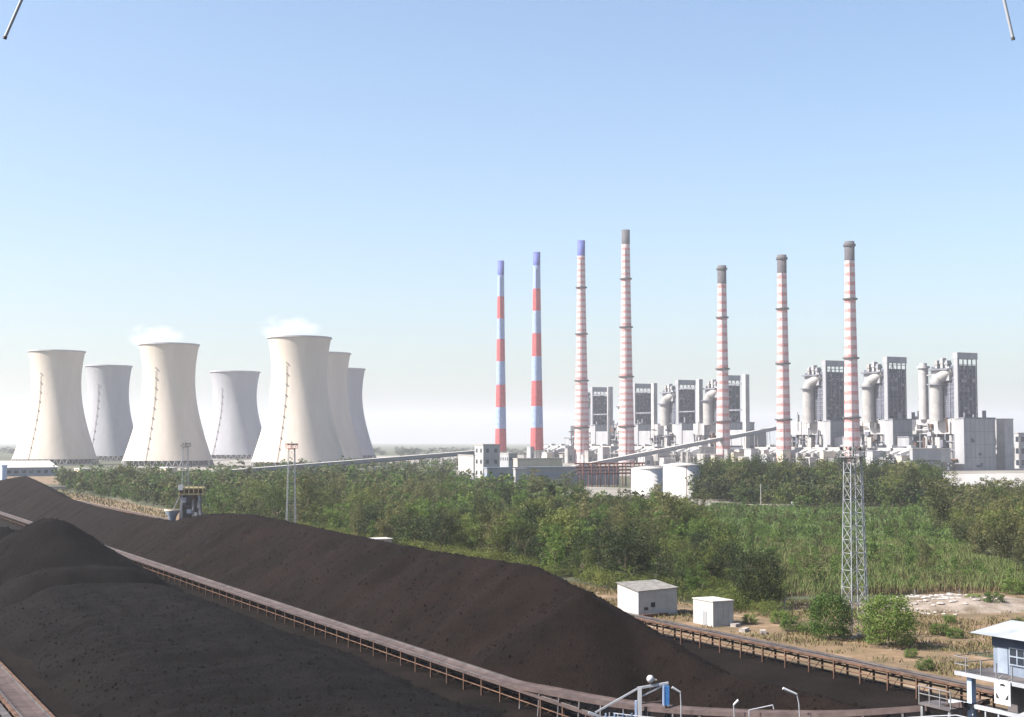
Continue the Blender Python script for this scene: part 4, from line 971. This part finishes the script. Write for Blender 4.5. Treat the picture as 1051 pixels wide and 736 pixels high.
MB().beam((b0.x, 0, b0.z - 0.1), (b0.x, 0, FP(683, 701).z), 0.14).build('hanger', 'galv_pale', fo)
MB().beam((b0.x, 0, 0), (b0.x, 0, b1.z), 0.16).build('box_post', 'steel_dark', fo)
lb = FP(667.5, 697); ls = MB()
ls.lathe([(0.03, lb.z - 0.33), (0.2, lb.z - 0.28), (0.33, lb.z - 0.05), (0.31, lb.z + 0.15), (0.18, lb.z + 0.31), (0.02, lb.z + 0.35)], 20, c=(lb.x, 0)); lo = ls.build('lamp_globe', 'paint_white', fo)
MB().cyl((lb.x + 0.2, 0, lb.z - 0.02), (lb.x + 0.55, 0, lb.z - 0.1), 0.14, 0.08, n=10).build('lamp_socket', 'wall_cream', lo)
MB().cyl((lb.x, 0, lb.z - 0.9), (lb.x, 0, lb.z - 0.3), 0.06, n=8).build('lamp_stem', 'galv', fo)
mb = MB()
for i in range(6):
    px_ = 622 + i * 9; p_ = FP(px_, 733); mb.beam((p_.x, 0.4, 0), (p_.x, 0.4, p_.z), 0.12)
mb.beam(FP(618, 737, 0.4), FP(672, 737, 0.4), 0.1); mb.build('picket_row', 'paint_blue_pale', fo)

# lookout under the photographer, and two rods hanging from its canopy edge
lk = thing('lookout_tower', 'steel lookout tower with flat canopy standing over the coal yard', 'lookout tower', (0, 0, 0))
MB().box(-2.0, 2.0, -2.2, 1.1, 26.25, 26.4).build('deck', 'steel_dark', lk)
MB().box(-2.1, 2.1, -2.3, 1.1, 29.55, 29.65).build('canopy', 'galv', lk)
for x in (-1.02, 1.04): MB().box(x - 0.05, x + 0.05, 1.1, 3.06, 29.56, 29.62).build('canopy_arm', 'galv', lk)
for x in (-1.9, 1.9):
    for y in (-2.1, 0.9): MB().box(x - 0.08, x + 0.08, y - 0.08, y + 0.08, 0, 29.55).build('leg', 'galv', lk)
for (p0_, p1_, lab) in (((4.5, 40), (22, 0), 'thin grey rod hanging in the sky, slanting, above the cooling tower side'), ((1040, 41), (1030.5, 0), 'thin grey rod hanging in the sky, nearly upright, above the boiler house side')):
    A = pix_y(*p0_, 3.0); B = pix_y(*p1_, 3.0); d = (B - A); B2 = A + d * ((29.56 - A.z) / d.z)
    t = thing('hanging_rod', lab, 'rod', B2); MB().cyl(A - B2, (0, 0, 0), 0.0034, n=10).build('rod', 'galv_pale', t); MB().cyl(A - B2, A - B2 + d.normalized() * 0.006, 0.0042, n=10).build('end_cap', 'steel_dark', t)

# ================================================================== VEGETATION
def leaf_quads(centers, radii, per, size, rs, flat=0.8):
    """leaf-sized quads around clump centres -> V, F, tint"""
    n = len(centers) * per
    ci = np.repeat(np.arange(len(centers)), per)
    d = rs.normal(size=(n, 3)); d /= np.linalg.norm(d, axis=1)[:, None]
    rad = radii[ci] * rs.uniform(0.35, 1.08, n) ** 0.6
    pos = centers[ci] + d * rad[:, None] * np.array([1, 1, flat])
    nrm = d * 0.8 + rs.normal(size=(n, 3)) * 0.55 + np.array([0, 0, 0.25]); nrm /= np.linalg.norm(nrm, axis=1)[:, None]
    up = rs.normal(size=(n, 3)); a = np.cross(nrm, up); a /= np.linalg.norm(a, axis=1)[:, None]; b = np.cross(nrm, a)
    sz = size * rs.uniform(0.6, 1.35, n)[:, None]
    a = a * sz; b = b * sz * 0.45
    V = np.stack([pos - a, pos - b * 0.9, pos + a, pos + b], 1).reshape(-1, 3)
    F = np.arange(n * 4).reshape(n, 4)
    ct_ = rs.uniform(0, 1, len(centers)); t = np.clip(ct_[ci] * 0.7 + rs.uniform(0, 0.3, n), 0, 1)
    return V, F, np.repeat(t, 4)
def crown_clumps(kind, rs, nc):
    """clump centres in a unit-height tree (crown from 0.15 to 1)"""
    if kind == 'cone':
        z = rs.uniform(0.1, 0.96, nc); r = 0.26 * (1 - z) ** 0.7 + 0.04; a = rs.uniform(0, 6.28, nc); q = r * np.sqrt(rs.uniform(0.2, 1, nc))
        c = np.stack([q * np.cos(a), q * np.sin(a), z], 1); rad = 0.06 + 0.05 * (1 - z)
    elif kind == 'shrub':
        a = rs.uniform(0, 6.28, nc); u = rs.uniform(0, 1, nc); z = 0.12 + 0.75 * u; r = 0.50 * np.sqrt(np.clip(1 - (np.abs(z - 0.42) / 0.58) ** 2, 0.05, 1)) * np.sqrt(rs.uniform(0.3, 1, nc))
        c = np.stack([r * np.cos(a), r * np.sin(a), z], 1); rad = rs.uniform(0.10, 0.17, nc)
    elif kind == 'feather':
        # several ascending plumes
        npl = rs.integers(4, 7); base = rs.uniform(0, 6.28, npl); lean = rs.uniform(0.08, 0.34, npl); top = rs.uniform(0.72, 1.0, npl); top[0] = 1.0; lean[0] = 0.05
        i = rs.integers(0, npl, nc); u = rs.uniform(0.12, 1, nc)
        c = np.stack([lean[i] * u * np.cos(base[i]), lean[i] * u * np.sin(base[i]), top[i] * u], 1) + rs.normal(size=(nc, 3)) * 0.045
        rad = 0.13 * (1.15 - u) + 0.035
    else:
        a = rs.uniform(0, 6.28, nc); ph = rs.uniform(-1.0, 1, nc); rr = np.sqrt(np.clip(1 - ph ** 2, 0.1, 1))
        k = rs.uniform(0.55, 1.0, nc)
        c = np.stack([0.36 * rr * k * np.cos(a), 0.36 * rr * k * np.sin(a), 0.52 + 0.42 * ph * k], 1)
        c += 0.05 * rs.normal(size=(nc, 3)); rad = rs.uniform(0.075, 0.15, nc)
    return c, rad
def trunk_mesh(kind, rs):
    mb = MB(); h = 0.45 if kind != 'shrub' else 0.25
    r = 0.018
    mb.cyl((0, 0, -0.04), (0.01, 0.0, h * 0.5), r * 1.25, r, 7); mb.cyl((0.01, 0, h * 0.5), (0.0, 0.02, h), r, r * 0.7, 7)
    for i in range(5):
        a = rs.uniform(0, 6.28); l = rs.uniform(0.15, 0.3); z0 = h * rs.uniform(0.45, 1)
        mb.cyl((0, 0, z0), (l * math.cos(a) * 0.8, l * math.sin(a) * 0.8, z0 + l), r * 0.6, r * 0.22, 6)
    return mb.mesh('trunk', 'bark')
KINDS = {'round': ('leaf_green', 74, 44, 0.0185), 'feather': ('leaf_olive', 84, 38, 0.0175), 'darkround': ('leaf_dark', 76, 44, 0.020), 'cone': ('leaf_dark', 70, 38, 0.018), 'shrub': ('leaf_bright', 80, 44, 0.032), 'bush': ('leaf_bright', 190, 44, 0.023), 'densedark': ('leaf_dark', 230, 46, 0.019), 'brightfeather': ('leaf_bright', 80, 38, 0.0185)}
base_kind = lambda k: {'darkround': 'round', 'brightfeather': 'feather', 'bush': 'shrub', 'densedark': 'shrub'}.get(k, k)
TREES = {}
for kd, (lm_, nc, per, sz) in KINDS.items():
    TREES[kd] = []
    for v in range(3):
        rs = np.random.default_rng(hash((len(kd), v, kd[0], kd[-1])) % 1000 if False else sum(map(ord, kd)) * 7 + v)
        c_, r_ = crown_clumps(base_kind(kd), rs, nc); V, F, tt = leaf_quads(c_, r_, per, sz, rs)
        TREES[kd].append((np_mesh('crown', V, F, lm_, tt), trunk_mesh(base_kind(kd), rs)))
LABELS = {'round': ('mid-green rounded tree', 'tree'), 'feather': ('olive feathery tree', 'tree'), 'darkround': ('dark green dense tree', 'tree'),
          'cone': ('dark narrow conical tree', 'tree'), 'shrub': ('bright green bush', 'bush'), 'bush': ('bright green bush', 'bush'), 'densedark': ('dark dense tree', 'tree'), 'brightfeather': ('fresh green loose-plumed tree', 'tree')}
NAMES = {'round': 'round_tree', 'feather': 'feathery_tree', 'darkround': 'dense_tree', 'cone': 'conical_tree', 'shrub': 'bush', 'bush': 'bush', 'densedark': 'dense_tree', 'brightfeather': 'plumed_tree'}
def plant(kd, x, y, h, wd, where, group, label=None):
    lab = label or (('tall ' if h > 8.8 else 'low ' if h < 6.2 else '') + LABELS[kd][0] + ' ' + where)
    t = thing(NAMES[kd], lab, LABELS[kd][1], (x, y, 0), random.uniform(0, 6.28), group)
    t.scale = (h * wd, h * wd, h)
    cm, tm_ = random.choice(TREES[kd]); link('crown', cm, t); link('trunk' if kd not in ('shrub', 'bush') else 'stem', tm_, t)
    return t
# --- single specimens
p = pix_z(912, 663); 0 and plant('shrub', p.x, p.y, 6.3, 1.06, '', 'x', 'round bright green bush beside the foot of the near lattice mast, farther from the shed').pop('group', None) if False else None
def single(kd, px, py, h, wd, label):
    p = pix_z(px, py); t = plant(kd, p.x, p.y, h, wd, '', None, label); return t
single('bush', 912, 664, 7.5, 0.98, 'compact round green bush beside the mast foot on the side of the grey cabin')
single('bush', 852, 656, 7.0, 0.85, 'loose green bush beside the mast foot on the side of the white sheds')
single('densedark', 778, 624, 10.6, 0.80, 'big dark rounded tree alone at the meadow edge behind the smaller white shed')
single('cone', 565, 542, 14.2, 0.95, 'dark narrow conical tree standing above the wood in front of the long grey shed')
single('round', 730, 606, 8.5, 1.1, 'broad green tree right behind the larger white shed')
for (px, py, h, wd) in ((812, 648, 2.6, 1.2), (800, 640, 2.2, 1.3), (965, 652, 1.8, 1.6), (980, 655, 1.5, 1.6), (950, 688, 1.6, 1.4), (1020, 625, 3.0, 1.2), (1040, 610, 3.0, 1.4), (1000, 622, 2.2, 1.4), (1046, 648, 2.2, 1.4), (830, 650, 2.0, 1.4), (770, 640, 1.6, 1.5), (935, 675, 1.2, 1.6), (975, 640, 1.4, 1.6)):
    p = pix_z(px, py); t = plant('shrub', p.x, p.y, h, wd, ('on the dirt beside the mast bush' if 790 < px < 835 else 'on the dirt behind the smaller shed' if px < 790 else 'on the dirt below the rubble stones' if px < 985 else 'on the dirt above the grey cabin'), 'low bushes on the dirt verge')
# --- woodland
def inpoly(x, y, poly):
    r = np.zeros(len(x), bool); n = len(poly); j = n - 1
    for i in range(n):
        xi, yi = poly[i]; xj, yj = poly[j]
        c_ = ((yi > y) != (yj > y)) & (x < (xj - xi) * (y - yi) / (yj - yi + 1e-9) + xi); r ^= c_; j = i
    return r
def scatter(poly, sp, jit=0.42):
    P = np.array([pix_z(a, b)[:2] for a, b in poly]); x0, y0 = P.min(0); x1, y1 = P.max(0)
    gx, gy = np.meshgrid(np.arange(x0, x1, sp), np.arange(y0, y1, sp)); gx = gx.ravel() + rng.uniform(-jit, jit, gx.size) * sp; gy = gy.ravel() + rng.uniform(-jit, jit, gy.size) * sp
    m = inpoly(gx, gy, [tuple(q) for q in P]); return gx[m], gy[m]
def fill(poly, n):
    P = np.array([pix_z(a, b)[:2] for a, b in poly]); x0, y0 = P.min(0); x1, y1 = P.max(0); xs, ys = [], []
    X = rng.uniform(x0, x1, n * 4); Y = rng.uniform(y0, y1, n * 4); m = inpoly(X, Y, [tuple(q) for q in P]); return X[m][:n], Y[m][:n]
woods = []     # (x, y, h, width, kind, zone)
def add_wood(poly, sp, h0, h1, kinds, zone, wmin=139.5):
    x, y = scatter(poly, sp); w_ = x * NX + y * NY
    keep = (w_ > wmin); x, y = x[keep], y[keep]
    for a, b in zip(x, y):
        kd = random.choices([k for k, _ in kinds], [q for _, q in kinds])[0]
        if zone == 'wood' and 150 < b < 430 and a * NX + b * NY < 185 and a > -40 and random.random() < 0.5: kd = random.choice(['darkround', 'darkround', 'round'])
        big = 0.75 + 0.5 * float(vnoise(np.array(a * 0.03), np.array(b * 0.03), 77))
        if random.random() < 0.2: big *= random.uniform(1.25, 1.6)
        woods.append((a, b, random.uniform(h0, h1) * big, random.uniform(0.9, 1.35), kd, zone))
mixA = [('round', 2.4), ('feather', 4.2), ('darkround', 0.9), ('brightfeather', 3.2)]
add_wood([(62, 495), (250, 494), (440, 494), (490, 506), (560, 514), (640, 524), (690, 532), (735, 562), (745, 613), (560, 640), (250, 640), (64, 520)], 6.6, 6.0, 9.5, mixA, 'wood')
add_wood([(712, 513), (800, 520.5), (962, 521), (968, 505), (830, 503), (716, 506)], 5.5, 9.5, 12.5, [('round', 3), ('darkround', 2), ('feather', 2)], 'belt')
add_wood([(955, 520), (1010, 517), (1180, 517), (1180, 590), (1060, 592), (1000, 575), (960, 545)], 7.5, 6.5, 9.5, [('feather', 5), ('round', 2), ('darkround', 1)], 'east')
add_wood([(470, 492), (530, 497), (600, 503), (600, 508), (470, 508)], 12, 5, 8, mixA, 'shedside', 200)
add_wood([(716, 503), (960, 503), (975, 492), (840, 488), (716, 491)], 13, 6, 10.5, mixA, 'belt', 200)
add_wood([(235, 493), (470, 491), (470, 481), (380, 480), (235, 487)], 15, 6, 10, mixA, 'wood', 200)
add_wood([(705, 552), (712, 530), (745, 522.5), (960, 524), (985, 545), (1000, 574), (960, 580), (800, 578), (755, 566)], 6.2, 1.6, 4.6, [('brightfeather', 4), ('shrub', 2), ('feather', 2), ('round', 1)], 'meadow', 200)
add_wood([(800, 578), (960, 580), (1060, 600), (1000, 607), (800, 610)], 5.2, 2.0, 4.6, [('brightfeather', 4), ('shrub', 2), ('feather', 3)], 'meadow', 150)
add_wood([(725, 602), (752, 606), (752, 580), (735, 572)], 7, 5, 7.5, mixA, 'wood')
crest_x = [a for a, b in crest_px]; crest_y = [b for a, b in crest_px]
score = []
for i, (x, y, h, wd, kd, zn) in enumerate(woods):
    px, pyt = proj(x, y, h); ok = -20 < px < 1070
    if px < 640 and pyt > np.interp(px, crest_x, crest_y) - 3: ok = False
    score.append((h / y) if ok else 0)
order = np.argsort(-np.array(score)); N_IND = 270
ind = set(order[:N_IND].tolist())
WHERE = {'wood': ('in the wood behind the coal ridge', 'trees of the wood behind the coal ridge'), 'belt': ('in the tree belt', 'trees of the meadow belt'),
         'east': ('in the grove below the very long warehouse', 'trees of the grove below the warehouse'), 'meadow': ('in the meadow behind the near lattice mast', 'small trees and bushes in the meadow'), 'shedside': ('by the long grey shed', 'trees by the long grey shed')}
MARKS = [(130, 'by the rusty conveyor end'), (205, 'behind the yellow-girdered stacker'), (299, 'near the red-topped mast'), (388, 'behind the hut roof'),
         (470, 'below the transfer house'), (565, 'near the conical tree'), (625, 'behind the coal ridge end'), (680, 'behind the larger shed'), (750, 'behind the smaller shed')]
for i in ind:
    x, y, h, wd, kd, zn = woods[i]; wh, gp = WHERE[zn]; px, _ = proj(x, y, h)
    if zn == 'wood':
        wh = min(MARKS, key=lambda q: abs(q[0] - px))[1]; wq = x * NX + y * NY
        wh = ('at the wood edge ' if wq < 152 else 'inside the wood ' if wq < 190 else 'deep in the wood ') + wh
    elif zn == 'meadow': wh = 'in the meadow ' + ('beside the wood' if px < 780 else 'behind the near lattice mast' if px < 920 else 'below the grove') + (' by the tree belt' if y > 480 else '')
    elif zn == 'belt': wh = wh + (' beside the bigger tank' if px < 760 else ' in line with the middle collared chimney' if px < 830 else ' in line with the near lattice mast' if px < 905 else ' where it meets the warehouse')
    elif zn == 'east': wh = ('on the reed side of the grove ' if y < 380 else 'on the far side of the grove ' if y > 520 else 'amid the grove ') + ('below the warehouse gable' if px < 1000 else 'below the warehouse annex')
    plant(kd, x, y, h, wd, wh, gp)
# the rest of the wood, too many to count: one object
LOD = {}
for kd in KINDS:
    for lv, (nc, per, sz) in enumerate(((44, 12, 0.036), (26, 8, 0.058))):
        for v in range(3):
            rs = np.random.default_rng(sum(map(ord, kd)) * 3 + v + 50 * lv); c_, r_ = crown_clumps(base_kind(kd), rs, nc); LOD[kd, lv, v] = leaf_quads(c_, r_, per, sz, rs)
VV, FF, TT, off = {}, {}, {}, {}
for i, (x, y, h, wd, kd, zn) in enumerate(woods):
    if i in ind: continue
    lv = 0 if y < 480 else 1
    V, F, tt = LOD[kd, lv, random.randrange(3)]
    a = random.uniform(0, 6.28); ca, sa = math.cos(a), math.sin(a)
    Vx = np.stack([(V[:, 0] * ca - V[:, 1] * sa) * h * wd + x, (V[:, 0] * sa + V[:, 1] * ca) * h * wd + y, V[:, 2] * h], 1)
    m_ = KINDS[kd][0]; o = off.get(m_, 0)
    VV.setdefault(m_, []).append(Vx); FF.setdefault(m_, []).append(F + o); off[m_] = o + len(Vx); TT.setdefault(m_, []).append(np.clip(tt * 0.65 + random.uniform(0, 0.7), 0, 1.6))
names = list(VV); o = 0; V_, F_, T_, mi_ = [], [], [], []
for j, m_ in enumerate(names):
    v = np.concatenate(VV[m_]); f = np.concatenate(FF[m_]) + o; o += len(v); V_.append(v); F_.append(f); T_.append(np.concatenate(TT[m_])); mi_.append(np.full(len(f), j, np.int32))
me = np_mesh('far_wood', np.concatenate(V_), np.concatenate(F_), names, np.concatenate(T_)); me.polygons.foreach_set('material_index', np.concatenate(mi_))
tag(link('far_wood', me), 'distant mass of mixed green trees filling the wood up to the plant', 'wood', kind='stuff')
print('woods', len(woods), 'far wood faces', len(me.polygons))
# low undergrowth closing the edge of the wood
Vl, Fl, Tl, o = [], [], [], 0
ug = [(W(rng.uniform(139.5, 147), q)) for q in rng.uniform(60, 560, 520)] + [Vector((a, b, 0)) for a, b in zip(*fill([(640, 606), (760, 614), (800, 617), (800, 600), (700, 596)], 160))]
for p in ug:
    px, _ = proj(p.x, p.y, 0)
    if px > 800: continue
    V, F, tt = LOD['shrub', 0, random.randrange(3)]; h = random.uniform(1.6, 3.8)
    Vl.append(np.stack([V[:, 0] * h * 1.5 + p.x, V[:, 1] * h * 1.5 + p.y, V[:, 2] * h], 1)); Fl.append(F + o); Tl.append(np.clip(tt * 0.8 + random.uniform(-0.1, 0.6), 0, 1.5)); o += len(V)
tag(link('undergrowth', np_mesh('undergrowth', np.concatenate(Vl), np.concatenate(Fl), 'leaf_green', np.concatenate(Tl))), 'low leafy undergrowth along the yard-side edge of the wood', 'undergrowth', kind='stuff')
# distant tree line on the plain, fading in the haze
xs_, ys_ = rng.uniform(-2200, 2600, 900), rng.uniform(2500, 3600, 900)
Vl, Fl, Tl, o = [], [], [], 0
for x, y in zip(xs_, ys_):
    V, F, tt = LOD['round', 1, random.randrange(3)]; h = random.uniform(8, 15)
    Vx = np.stack([V[:, 0] * h * 2.6 + x, V[:, 1] * h * 2.6 + y, V[:, 2] * h], 1); Vl.append(Vx); Fl.append(F + o); Tl.append(tt); o += len(Vx)
tag(link('distant_tree_line', np_mesh('distant_tree_line', np.concatenate(Vl), np.concatenate(Fl), 'leaf_dark', np.concatenate(Tl))), 'hazy distant tree line on the plain beyond the plant', 'trees', kind='stuff')

# --- reeds, meadow scrub, verge grass
def blades(x, y, h, wd, m, name, lab, tops=(0.0, 1.0), lean=0.25, base=0.0):
    n = len(x); a = rng.uniform(0, 6.28, n); l = rng.normal(0, lean, (n, 2)) * h[:, None]
    dx, dy = np.cos(a) * wd / 2, np.sin(a) * wd / 2
    zb = np.full(n, base)
    P = [np.stack([x - dx, y - dy, zb], 1), np.stack([x + dx, y + dy, zb], 1), np.stack([x + l[:, 0] * 0.4 + dx * 1.1, y + l[:, 1] * 0.4 + dy * 1.1, h * 0.62], 1), np.stack([x + l[:, 0] * 0.4 - dx * 1.1, y + l[:, 1] * 0.4 - dy * 1.1, h * 0.62], 1),
         np.stack([x + l[:, 0] + dx * 0.3, y + l[:, 1] + dy * 0.3, h], 1), np.stack([x + l[:, 0] - dx * 0.3, y + l[:, 1] - dy * 0.3, h], 1)]
    V = np.stack(P, 1).reshape(-1, 3); i = np.arange(n)[:, None] * 6
    F = np.concatenate([i + np.array([0, 1, 2, 3]), i + np.array([3, 2, 4, 5])])
    j = rng.uniform(-0.38, 0.32, n) + 0.7 * fbm(x * 0.06, y * 0.06, 61, 3)
    T = np.stack([tops[0] + j, tops[0] + j, tops[0] + 0.6 * (tops[1] - tops[0]) + j, tops[0] + 0.6 * (tops[1] - tops[0]) + j, tops[1] + j, tops[1] + j], 1).ravel()
    return tag(link(name, np_mesh(name, V, F, m, np.clip(T, 0, 1))), lab, 'grass', kind='stuff')
x, y = fill([(795, 613), (1180, 606), (1180, 590), (1040, 585), (985, 565), (960, 556), (800, 556), (760, 570), (790, 600)], 80000)
cl = vnoise(x * 0.09, y * 0.09, 71); k_ = rng.uniform(0, 1, len(x)) < 0.35 + cl; x, y = x[k_], y[k_]
h = (0.7 + 2.4 * vnoise(x * 0.09, y * 0.09, 72) ** 1.3) * rng.uniform(0.65, 1.1, len(x))
blades(x, y, h, 0.10, 'reed', 'tall_reeds', 'tall reed bed with brown stalks and green tops behind the near lattice mast', lean=0.24)
x, y = fill([(690, 560), (700, 528), (740, 519), (800, 523), (1000, 523), (1000, 570), (960, 565), (800, 568), (760, 575), (740, 570)], 90000)
h = (0.6 + 1.8 * vnoise(x * 0.08, y * 0.08, 75)) * rng.uniform(0.6, 1.15, len(x))
blades(x, y, h, 0.26, 'scrub', 'meadow_scrub', 'bright green meadow scrub in front of the tree belt', lean=0.3, tops=(0.2, 1.0))
x, y = fill([(575, 596), (640, 607), (740, 616), (800, 617), (1180, 605), (1180, 720), (1000, 700), (640, 628)], 60000)
w_ = x * NX + y * NY; cl = vnoise(x * 0.11, y * 0.11, 78) + 0.5 * vnoise(x * 0.4, y * 0.4, 79); k_ = (w_ > 114.5) & (cl > 0.64 + rng.uniform(-0.1, 0.3, len(x))); x, y = x[k_], y[k_]
blades(x, y, rng.uniform(0.12, 0.55, len(x)), 0.10, 'dry_grass', 'verge_grass', 'patchy dry grass and weeds on the dirt verge', lean=0.35)
x, y = fill([(45, 506), (180, 534), (180, 528), (60, 500)], 3500); w_ = x * NX + y * NY; k_ = (w_ > 115) & (w_ < 140); x, y = x[k_], y[k_]
blades(x, y, rng.uniform(0.3, 1.1, len(x)), 0.4, 'dry_grass', 'trackside_grass', 'dry grass strip along the far end of the rusty conveyor', lean=0.35)

# low earth mound carrying the rubble
mc = pix_z(985, 622); nmd = 60; g = np.linspace(-1, 1, nmd); gx_, gy_ = np.meshgrid(g, g); hh_ = np.clip(1 - (gx_ ** 2 + gy_ ** 2), 0, 1) ** 0.8 * 1.7 * (0.75 + 0.9 * (fbm(gx_ * 2.5 + 9, gy_ * 2.5 + 4, 91, 4) + 0.25)) - 0.03
Vm = np.stack([mc.x + gx_ * 17, mc.y + gy_ * 10, hh_], -1).reshape(-1, 3); im = np.arange(nmd * nmd).reshape(nmd, nmd)
Fm = np.stack([im[:-1, :-1], im[:-1, 1:], im[1:, 1:], im[1:, :-1]], -1).reshape(-1, 4)
M['rubble'] = mat('rubble_earth', (0.09, 0.068, 0.045), (0.24, 0.20, 0.17), 0.25, 0.95, 0.15, 1.5, detail=14, nrough=0.7)
tag(link('earth_mound', np_mesh('earth_mound', Vm, Fm, 'rubble', smooth=True)), kind='structure')
def mound_z(x, y):
    i_ = int(np.clip(round(((y - mc.y) / 10 + 1) / 2 * (nmd - 1)), 0, nmd - 1)); j_ = int(np.clip(round(((x - mc.x) / 17 + 1) / 2 * (nmd - 1)), 0, nmd - 1)); return max(0.0, float(hh_[i_, j_]))
# stones of the rubble heap behind the round bush
rs_ = random.Random(9); stone_me = []
for v in range(4):
    mb = MB(); prof = [(0.05, -0.5), (0.75, -0.35), (1.0, 0.0), (0.7, 0.4), (0.05, 0.55)]; mb.lathe(prof, 7, smooth=False)
    mb.v = [(a * rs_.uniform(0.75, 1.2), b * rs_.uniform(0.75, 1.2), c_ * rs_.uniform(0.8, 1.2)) for a, b, c_ in mb.v]; stone_me.append(mb.mesh('stone', 'stone'))
for i in range(110):
    px, py = rs_.gauss(962, 26), rs_.gauss(622, 5.5); p = pix_z(px, py)
    if p.y > 262: continue
    o = link('stone', rs_.choice(stone_me), None, (p.x, p.y, 0.05 + mound_z(p.x, p.y)), rs_.uniform(0, 6)); s_ = rs_.uniform(0.15, 0.55); o.scale = (s_ * 1.2, s_ * 1.4, s_ * 0.7)
    tag(o, 'pale rubble stone on the dirt between the reed bed and the rusty conveyor', 'stone', 'rubble stones on the dirt')
# fence posts along the reed edge
for px in (800, 805.5, 838, 939, 985):
    p = pix_z(px, 625 if px < 900 else 617); t = thing('fence_post', 'short grey fence post at the edge of the reed bed', 'post', (p.x, p.y, 0), 0, 'fence posts along the reed bed')
    MB().box(-0.09, 0.09, -0.09, 0.09, -0.2, 1.9).build('shaft', 'galv', t); MB().add([(-0.11, -0.11, 1.9), (0.11, -0.11, 1.9), (0.11, 0.11, 1.9), (-0.11, 0.11, 1.9), (0, 0, 2.05)], [(0, 1, 4), (1, 2, 4), (2, 3, 4), (3, 0, 4)]).build('cap', 'galv', t)

# ================================================================== STEAM AND HAZE
def volume_mat(name, dens, noise=None, color=(1, 1, 1), aniso=0.3):
    m = bpy.data.materials.new(name); m.use_nodes = True; n = m.node_tree.nodes; l = m.node_tree.links; n.clear()
    out = n.new('ShaderNodeOutputMaterial'); v = n.new('ShaderNodeVolumePrincipled'); v.inputs['Color'].default_value = (*color, 1); v.inputs['Density'].default_value = dens; v.inputs['Anisotropy'].default_value = aniso
    l.new(v.outputs[0], out.inputs['Volume'])
    if noise:
        tc = n.new('ShaderNodeTexCoord'); no = n.new('ShaderNodeTexNoise'); no.inputs['Scale'].default_value = noise; no.inputs['Detail'].default_value = 4; l.new(tc.outputs['Object'], no.inputs['Vector'])
        mp_ = n.new('ShaderNodeMapRange'); mp_.inputs['From Min'].default_value = 0.42; mp_.inputs['From Max'].default_value = 0.72; mp_.inputs['To Min'].default_value = 0; mp_.inputs['To Max'].default_value = dens
        # fade to nothing at the plume's edge (its own shape, object space)
        ln = n.new('ShaderNodeVectorMath'); ln.operation = 'LENGTH'; l.new(tc.outputs['Object'], ln.inputs[0])
        fd = n.new('ShaderNodeMapRange'); fd.inputs['From Min'].default_value = 0.95; fd.inputs['From Max'].default_value = 0.35; l.new(ln.outputs['Value'], fd.inputs['Value'])
        mu = n.new('ShaderNodeMath'); mu.operation = 'MULTIPLY'; l.new(no.outputs['Fac'], mp_.inputs['Value']); l.new(mp_.outputs[0], mu.inputs[0]); l.new(fd.outputs[0], mu.inputs[1]); l.new(mu.outputs[0], v.inputs['Density'])
    return m
M['steam'] = volume_mat('steam', 0.055, 1.9)
M['haze'] = volume_mat('haze_air', HAZE_DENSITY, None, (0.94, 0.95, 1.0), 0.25)
for (i, px, py, sx, sz, lab) in ((1, 158, 346, 36, 17, 'thin white steam plume over the middle front cooling tower'), (0, 296, 338, 36, 17, 'thin white steam plume over the cooling tower above the conveyor gallery')):
    k = ct_spec[i][1]; p = pix_y(px, py, FPX / k)
    mb = MB(); prof = [(math.sin(a) + 1e-3, -math.cos(a)) for a in np.linspace(0, math.pi, 12)]; mb.lathe(prof, 20)
    o = mb.build('steam_plume', 'steam', None, p); o.scale = (sx, 24, sz); tag(o, lab, 'steam', kind='stuff')
hz = MB().box(-9100, 9100, -2600, 14100, -1.2, 290).build('haze', 'haze'); tag(hz, 'pale haze filling the air over the whole plain', 'haze', kind='stuff')
